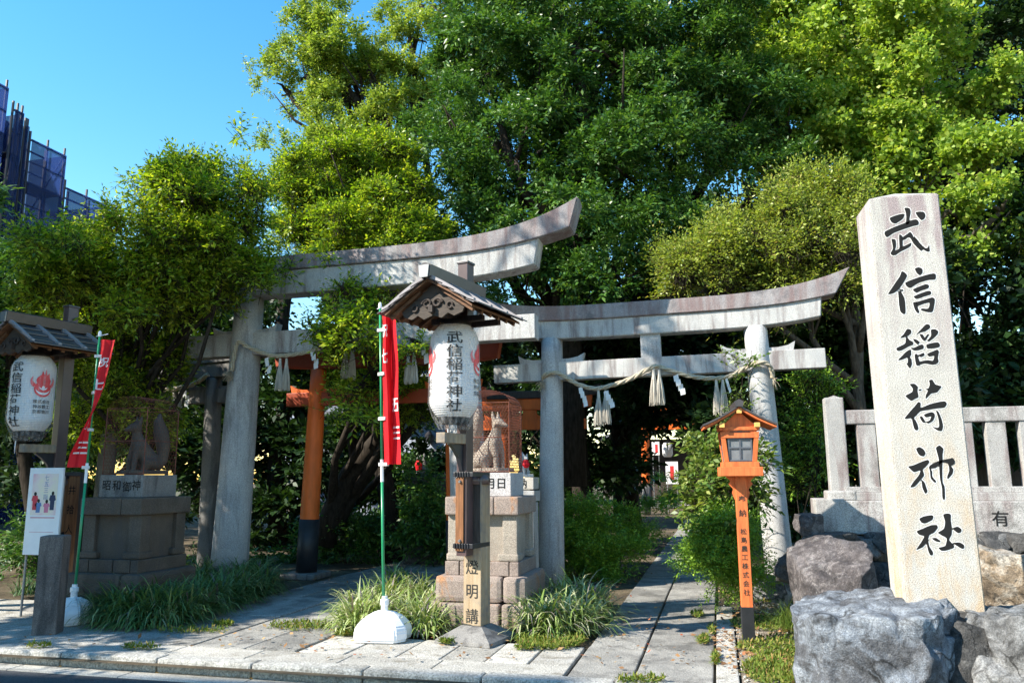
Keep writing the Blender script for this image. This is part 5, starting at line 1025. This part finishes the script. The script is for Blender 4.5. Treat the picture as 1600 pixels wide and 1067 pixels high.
# dark trees standing further back
GFar = 'dark trees behind the shrine grounds'
far = [('dark tree behind the shaded torii at the left', -13.5, 20, [(60, 560, 150, 130, 19, 1.5), (200, 640, 120, 110, 18.5, 1.3), (30, 700, 130, 120, 19, 1.2), (170, 780, 110, 70, 18.5, 1.)]),
       ('dark tree between the largest gate and the vermilion torii', -9.0, 19, [(350, 560, 120, 100, 18, 1.3), (420, 690, 80, 90, 17.5, 1.), (300, 720, 90, 100, 17.5, 1.), (450, 560, 80, 70, 18, 1.), (520, 700, 60, 60, 17.5, .8), (640, 720, 50, 60, 18, .8), (600, 790, 80, 40, 17.5, .8), (430, 790, 70, 50, 17.5, .8)]),
       ('dark tree behind the wire fox cage', -5.5, 27, [(700, 560, 130, 70, 27, 2.), (620, 480, 120, 80, 27, 2.), (800, 600, 110, 90, 26, 1.8), (850, 700, 60, 80, 25, 1.4), (760, 480, 100, 80, 25, 1.6)]),
       ('dark tree in the shade between the pillars of the lower torii', -2.2, 21.5, [(960, 600, 100, 90, 20, 1.3), (1060, 560, 100, 70, 20.5, 1.4), (940, 720, 55, 70, 20, .8), (1150, 590, 90, 90, 20, 1.2), (880, 560, 80, 80, 19.5, 1.1), (1010, 520, 110, 60, 19.5, 1.2)]),
       ('dark tree behind the right pillar of the lower torii', 2.2, 18.5, [(1240, 560, 100, 90, 17, 1.2), (1340, 530, 100, 110, 17, 1.2), (1290, 690, 110, 110, 16.5, 1.1), (1180, 720, 60, 100, 17.5, .8), (1420, 640, 90, 110, 16.5, 1.)]),
       ('dark tree behind the stone fence at the right edge', 6.2, 20, [(1480, 500, 110, 110, 18.5, 1.4), (1580, 430, 90, 130, 19, 1.5), (1560, 620, 100, 100, 18, 1.2), (1600, 200, 90, 170, 23, 2.), (1560, 90, 80, 110, 24, 2.), (1640, 560, 90, 140, 18, 1.3)]),
       ('dark tree rising behind the ginkgo', 4.0, 28, [(1300, 180, 190, 150, 27, 2.2), (1150, 330, 150, 130, 26, 2.), (1400, 380, 160, 130, 25, 2.), (1480, 150, 140, 160, 27, 2.2)]),
       ('dark tree rising behind the huge evergreen', -3.5, 30, [(900, 120, 220, 150, 29, 2.4), (800, 330, 170, 130, 27, 2.2), (1020, 360, 170, 120, 27, 2.2), (690, 200, 90, 130, 28, 2.)]),
       ('dark tree over the far shrine hall', 1.5, 41, [(1120, 600, 90, 80, 39, 2.), (1000, 620, 80, 70, 39, 2.), (1180, 680, 80, 90, 38, 1.8)])]
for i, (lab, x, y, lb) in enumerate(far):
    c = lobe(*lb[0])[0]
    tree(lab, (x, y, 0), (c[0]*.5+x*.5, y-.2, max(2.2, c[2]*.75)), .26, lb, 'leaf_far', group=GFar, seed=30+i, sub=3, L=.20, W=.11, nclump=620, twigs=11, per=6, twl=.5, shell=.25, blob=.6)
# trunks along the path
for i, (px, w_, lab) in enumerate(((908, 21, 'thick mossy trunk just right of the left pillar of the lower torii'), (432, 18, 'dark trunk in shade left of the vermilion pillar'))):
    p = at(px, 800, (19, 17.5)[i]); t = thing('tree', lab, 'tree', (p.x, p.y, 0)); bm = BM(); rr = w_*depth(p)/FPX*.75
    tube(bm, [(math.sin(q*1.1+i)*.06, math.cos(q+i)*.05, q*.6) for q in range(12)], [rr*(1.35 if q == 0 else 1.08-.03*q) for q in range(12)], 14); obj('trunk', bm, M['bark'], t, smooth=True)
# shrubs
def shrub(label, root, lobs, mat, seed, group='shrubs and hedges', name='shrub', **kw): return tree(label, root, tuple(Vector(root)+Vector((0, 0, .25))), .018, lobs, mat, 'bark', name, 'shrub', group, seed, 3, **kw)
shrub('yellow-green leafy shrub behind the orange lamp post', tuple(gd(1135, 900)), [(1118, 700, 24, 34, 10.6, .25), (1140, 720, 26, 30, 10.6, .25), (1112, 760, 30, 40, 10.4, .28), (1142, 770, 26, 38, 10.4, .26), (1128, 810, 40, 38, 10.2, .3), (1100, 800, 18, 26, 10.5, .2)], 'leaf_shrub', 51, L=.085, W=.04, tw=1, nclump=140, twigs=8, per=6, twl=.22, droop=.3, shell=.2, blob=.16)
shrub('fine-leaved soft green shrub at the foot of the orange lamp', tuple(gd(1150, 915)), [(1132, 850, 40, 40, 10.0, .3), (1150, 885, 30, 26, 9.9, .26), (1120, 860, 30, 34, 10.0, .28), (1110, 890, 22, 22, 10.1, .2)], 'leaf_azalea', 52, L=.036, W=.015, nclump=420, twigs=12, per=10, twl=.15, shell=.2, blob=.16)
shrub('bright sprays of pinnate leaves beside the right pillar of the lower torii', tuple(gd(1262, 915)), [(1262, 690, 26, 45, 13.2, .3), (1268, 640, 22, 28, 13.1, .25), (1262, 760, 24, 50, 13.2, .3), (1275, 590, 16, 18, 13.1, .18), (1285, 690, 20, 28, 12.9, .22)], 'leaf_azalea', 53, L=.065, W=.026, tw=1, nclump=130, twigs=8, per=9, twl=.30, shell=.2, blob=.14)
shrub('thin leafy shoots climbing in front of the tie beam of the lower torii', tuple(gd(1150, 908)), [(1160, 590, 13, 36, 11.6, .1), (1155, 640, 10, 30, 11.6, .1), (1170, 620, 9, 26, 11.6, .1), (1140, 670, 14, 20, 11.5, .12)], 'leaf_shrub', 54, L=.065, W=.028, tw=1, nclump=14, twigs=5, per=7, twl=.18, shell=.2, blob=.08)
shrub('clipped bright green azalea hedge left of the path', tuple(gd(905, 895)), [(868, 840, 40, 42, 13.4, .5), (915, 825, 48, 38, 13.7, .6), (950, 855, 50, 36, 13.3, .55), (900, 870, 60, 34, 13.0, .5), (985, 830, 28, 24, 14.5, .4), (840, 830, 22, 45, 13.3, .35), (835, 870, 20, 28, 13.2, .3)], 'leaf_azalea', 55, name='hedge', L=.042, W=.021, nclump=900, twigs=12, per=8, twl=.13, shell=.5, up=.6, blob=.2)
shrub('round dark bush beside the small distant torii', tuple(gd(1035, 800)), [(1036, 775, 28, 22, 31, .7), (1020, 790, 20, 14, 30, .5)], 'leaf_azalea', 56, L=.08, W=.04, nclump=90, twigs=10, per=7, twl=.25, shell=.4)
shrub('low dark shrubbery under the leaning stems', tuple(gd(590, 868)), [(560, 845, 60, 38, 15, .7), (640, 850, 55, 40, 15, .7), (600, 815, 50, 28, 16, .7), (520, 860, 30, 25, 14.5, .4), (690, 830, 30, 40, 14.5, .5), (440, 850, 45, 40, 14.5, .6), (670, 780, 40, 40, 15.5, .5), (665, 800, 38, 50, 13.8, .35), (640, 760, 22, 30, 13.8, .3)], 'leaf_dark', 57, L=.10, W=.045, nclump=320, twigs=11, per=7, twl=.24, shell=.3)
shrub('dark bushes under trees at the far left', tuple(gd(60, 905)), [(120, 840, 50, 50, 11.6, .6), (60, 820, 40, 60, 12, .6), (20, 860, 40, 40, 11.5, .5), (310, 850, 30, 50, 14, .5)], 'leaf_dark', 58, L=.10, W=.036, nclump=130, twigs=10, per=7, twl=.28, shell=.35)
# strap-leaved clumps
def blades(name, label, cat, centres, mat, n, L, W, seed, root, kind=None, group=None, flowers=0):
    g = np.random.default_rng(seed); c = np.array(centres, float); idx = g.integers(0, len(c), n); p0 = c[idx]+np.stack([g.normal(0, .07, n), g.normal(0, .07, n), np.zeros(n)], 1)
    a = g.uniform(0, 2*PI, n); d = np.stack([np.cos(a), np.sin(a), np.zeros(n)], 1); el_ = g.uniform(.35, 1.45, n)[:, None]; l = L*g.uniform(.6, 1.2, (n, 1)); w_ = W*g.uniform(.6, 1.3, (n, 1)); cur = g.uniform(.6, 1.7, (n, 1))
    side = np.stack([-np.sin(a), np.cos(a), np.zeros(n)], 1); K = 5; q = []; z = np.array([0, 0, 1.])
    pts = [p0]; e = el_.copy(); p = p0
    for i in range(K):
        p = p+(d*np.cos(e)+z*np.sin(e))*l/K; e = e-cur*.42*(i+1)/K*1.6; pts.append(p.copy())
    for i in range(K):
        wa, wb = w_*(1-(i/K)**2.2)*.5, w_*(1-((i+1)/K)**2.2)*.5; q.append(np.stack([pts[i]-side*wa, pts[i]+side*wa, pts[i+1]+side*wb, pts[i+1]-side*wb], 1))
    v = np.stack(q, 1).reshape(-1, 3); v[:, 2] = np.maximum(v[:, 2], .012); nq = n*K
    t = thing(name, label, cat, root, 0, group); fl = v-np.array(root)
    V = fl.reshape(n, K, 4, 3); vv = np.concatenate([V[:, :1, 0:2], V[:, :, [3, 2]].reshape(n, K, 2, 3)], 1)[:, :, :, :] if False else None
    # weld each blade into one strip so that it is one island
    me = bpy.data.meshes.new('blades'); L0 = V[:, :, 0]; R0 = V[:, :, 1]; Lt = V[:, -1:, 3]; Rt = V[:, -1:, 2]; lv = np.concatenate([L0, Lt], 1); rv = np.concatenate([R0, Rt], 1); al = np.stack([lv, rv], 2).reshape(-1, 3).astype(np.float32)
    me.vertices.add(len(al)); me.vertices.foreach_set('co', al.ravel()); b = (np.arange(n)*(K+1)*2)[:, None]+(np.arange(K)*2)[None]; f = np.stack([b, b+1, b+3, b+2], -1).reshape(-1).astype(np.int32)
    me.loops.add(len(f)); me.loops.foreach_set('vertex_index', f); me.polygons.add(n*K); me.polygons.foreach_set('loop_start', np.arange(0, len(f), 4, dtype=np.int32)); me.polygons.foreach_set('loop_total', np.full(n*K, 4, np.int32)); me.update(calc_edges=True)
    o = objm('blades', me, M[mat], t)
    if kind: t['kind'] = kind; o['kind'] = kind
    if flowers:
        bm = BM(); r = random.Random(seed)
        for _ in range(flowers):
            s = Vector(centres[r.randrange(len(centres))])-Vector(root); s += Vector((r.uniform(-.2, .2), r.uniform(-.2, .2), .06)); h = r.uniform(.18, .32); e_ = s+Vector((r.uniform(-.08, .08), r.uniform(-.08, .08), h)); tube(bm, [s, s.lerp(e_, .62), s.lerp(e_, .64), s.lerp(e_, .85), e_], [.003, .003, .012, .012, .004], 5)
        obj('flower_spikes', bm, M['flower'], t)['kind'] = 'stuff'
    return t
M['flower'] = plain('faded_purple_flowers', (.20, .15, .19), .8, .2, .3, 30)
GLi = 'clumps of liriope beside the paving'
c = [gd(x, y) for x, y in ((560, 968), (610, 950), (650, 945), (590, 985), (640, 985), (680, 965), (560, 985), (620, 925), (665, 990), (600, 960))]
blades('liriope_clump', 'sunlit clump of strap leaves behind the white base of the right flag', 'plant', c, 'blade', 3000, .52, .025, 61, tuple(gd(620, 970)), group=GLi, flowers=12)
c = [gd(x, y) for x, y in ((850, 975), (890, 965), (925, 962), (870, 990), (905, 985), (840, 990), (900, 950), (875, 955))]
blades('liriope_clump', 'sunlit clump of strap leaves between the post and the path', 'plant', c, 'blade', 2500, .54, .025, 62, tuple(gd(885, 975)), group=GLi, flowers=5)
c = [gd(x, y) for x, y in [(165, 966), (180, 972), (200, 974), (235, 974), (270, 970), (305, 962), (340, 952), (375, 940), (405, 928), (190, 975), (195, 968), (220, 968), (255, 967), (290, 960), (325, 950), (360, 940), (395, 928), (310, 940), (345, 930), (380, 918), (400, 910), (330, 915), (360, 905), (310, 925), (250, 976), (215, 977), (280, 972)]]
blades('liriope_bed', 'long bed of shade-darkened green strap leaves along the left approach', 'plants', c, 'blade_dk', 9000, .58, .025, 63, tuple(gd(270, 960)), group=GLi, flowers=18)
c = [gd(x, y) for x, y in ((70, 920), (40, 930), (95, 915), (120, 905))]
blades('liriope_clump', 'small dark clump of strap leaves behind the poster stand legs', 'plant', c, 'blade_dk', 500, .4, .016, 64, tuple(gd(80, 920)), group=GLi)
c = [gd(x, y) for x, y in ((1238, 985), (1246, 975))]
blades('grass_tuft', 'bright yellow-green grass tuft against the blue-grey boulder', 'plant', c, 'leaf_shrub', 420, .42, .008, 65, tuple(gd(1240, 982)))
def ground_cover(name, label, cat, spots, mat, n, L, W, seed):
    g = np.random.default_rng(seed); v = []
    for x0, y0, rx, ry, k_ in spots:
        for _ in range(int(n*k_)):
            a = g.uniform(0, 2*PI); q = math.sqrt(g.random()); px, py = x0+rx*q*math.cos(a), y0+ry*q*math.sin(a); p = np.array(gd(px, py, .015)); p[2] += g.random()*.02
            d = unit(g.normal(size=3)+np.array([0, 0, .7 if cat != 'leaves' else -.0])*1.); 
            if cat == 'leaves': d[2] *= .25; d = unit(d)
            s = unit(np.cross(d, g.normal(size=3)*.4+np.array([0, 0, 1.]))); l = L*g.uniform(.5, 1.3); w_ = W*g.uniform(.6, 1.2)
            v += [p, p+d*l*.5+s*w_*.5, p+d*l, p+d*l*.5-s*w_*.5]
    v = np.array(v); v[:, 2] = np.maximum(v[:, 2], .016)
    o = mesh_from(name, v, M[mat], None); return tag(o, label, cat, kind='stuff')
ground_cover('moss', 'yellowing moss and low weeds at the edges of the paving', 'weeds', [(860, 1000, 55, 14, 1.), (1190, 930, 55, 12, .6), (1220, 1010, 70, 16, .7), (1230, 1045, 70, 26, 1.3), (1100, 1000, 8, 6, .12), (1090, 960, 10, 4, .1), (150+320, 978, 50, 7, .25), (300, 985, 60, 4, .15), (700, 1003, 12, 3, .1), (1118, 1030, 5, 8, .08), (1112, 985, 4, 6, .06), (540, 990, 14, 3, .12), (350, 975, 16, 2, .1), (820, 1012, 14, 3, .1), (220, 1012, 30, 2, .08), (60, 1010, 20, 2, .05), (1150, 905, 40, 8, .4), (1000, 1063, 40, 4, .1), (1200, 975, 60, 10, .5), (490, 1022, 0, 0, 0)], 'moss', 2600, .05, .018, 71)
ground_cover('fallen_leaves', 'brown fallen leaves scattered on the gravel and paths', 'leaves', [(1190, 1000, 80, 60, 1.), (1190, 920, 70, 18, .7), (1000, 930, 100, 60, .12), (640, 1000, 300, 32, .22), (1010, 1010, 110, 50, .12), (500, 905, 120, 20, .15), (940, 900, 60, 20, .3), (300, 1000, 300, 15, .06)], 'litter', 520, .06, .035, 72)
r = random.Random(8); bm = BM()
for _ in range(900):
    p = gd(r.uniform(1122, 1300), r.uniform(895, 1066), .0); s = r.uniform(.004, .016); ell(bm, p+Vector((0, 0, s*.5)), (s, s*r.uniform(.7, 1.2), s*.7), 1, Matrix.Rotation(r.uniform(0, 3), 4, 'Z'))
o = obj('pebbles', bm, M['slab_light'], smooth=True); tag(o, 'loose grey pebbles on the earth right of the path', 'gravel', kind='stuff')
print('LEAVES', NLEAF[0])
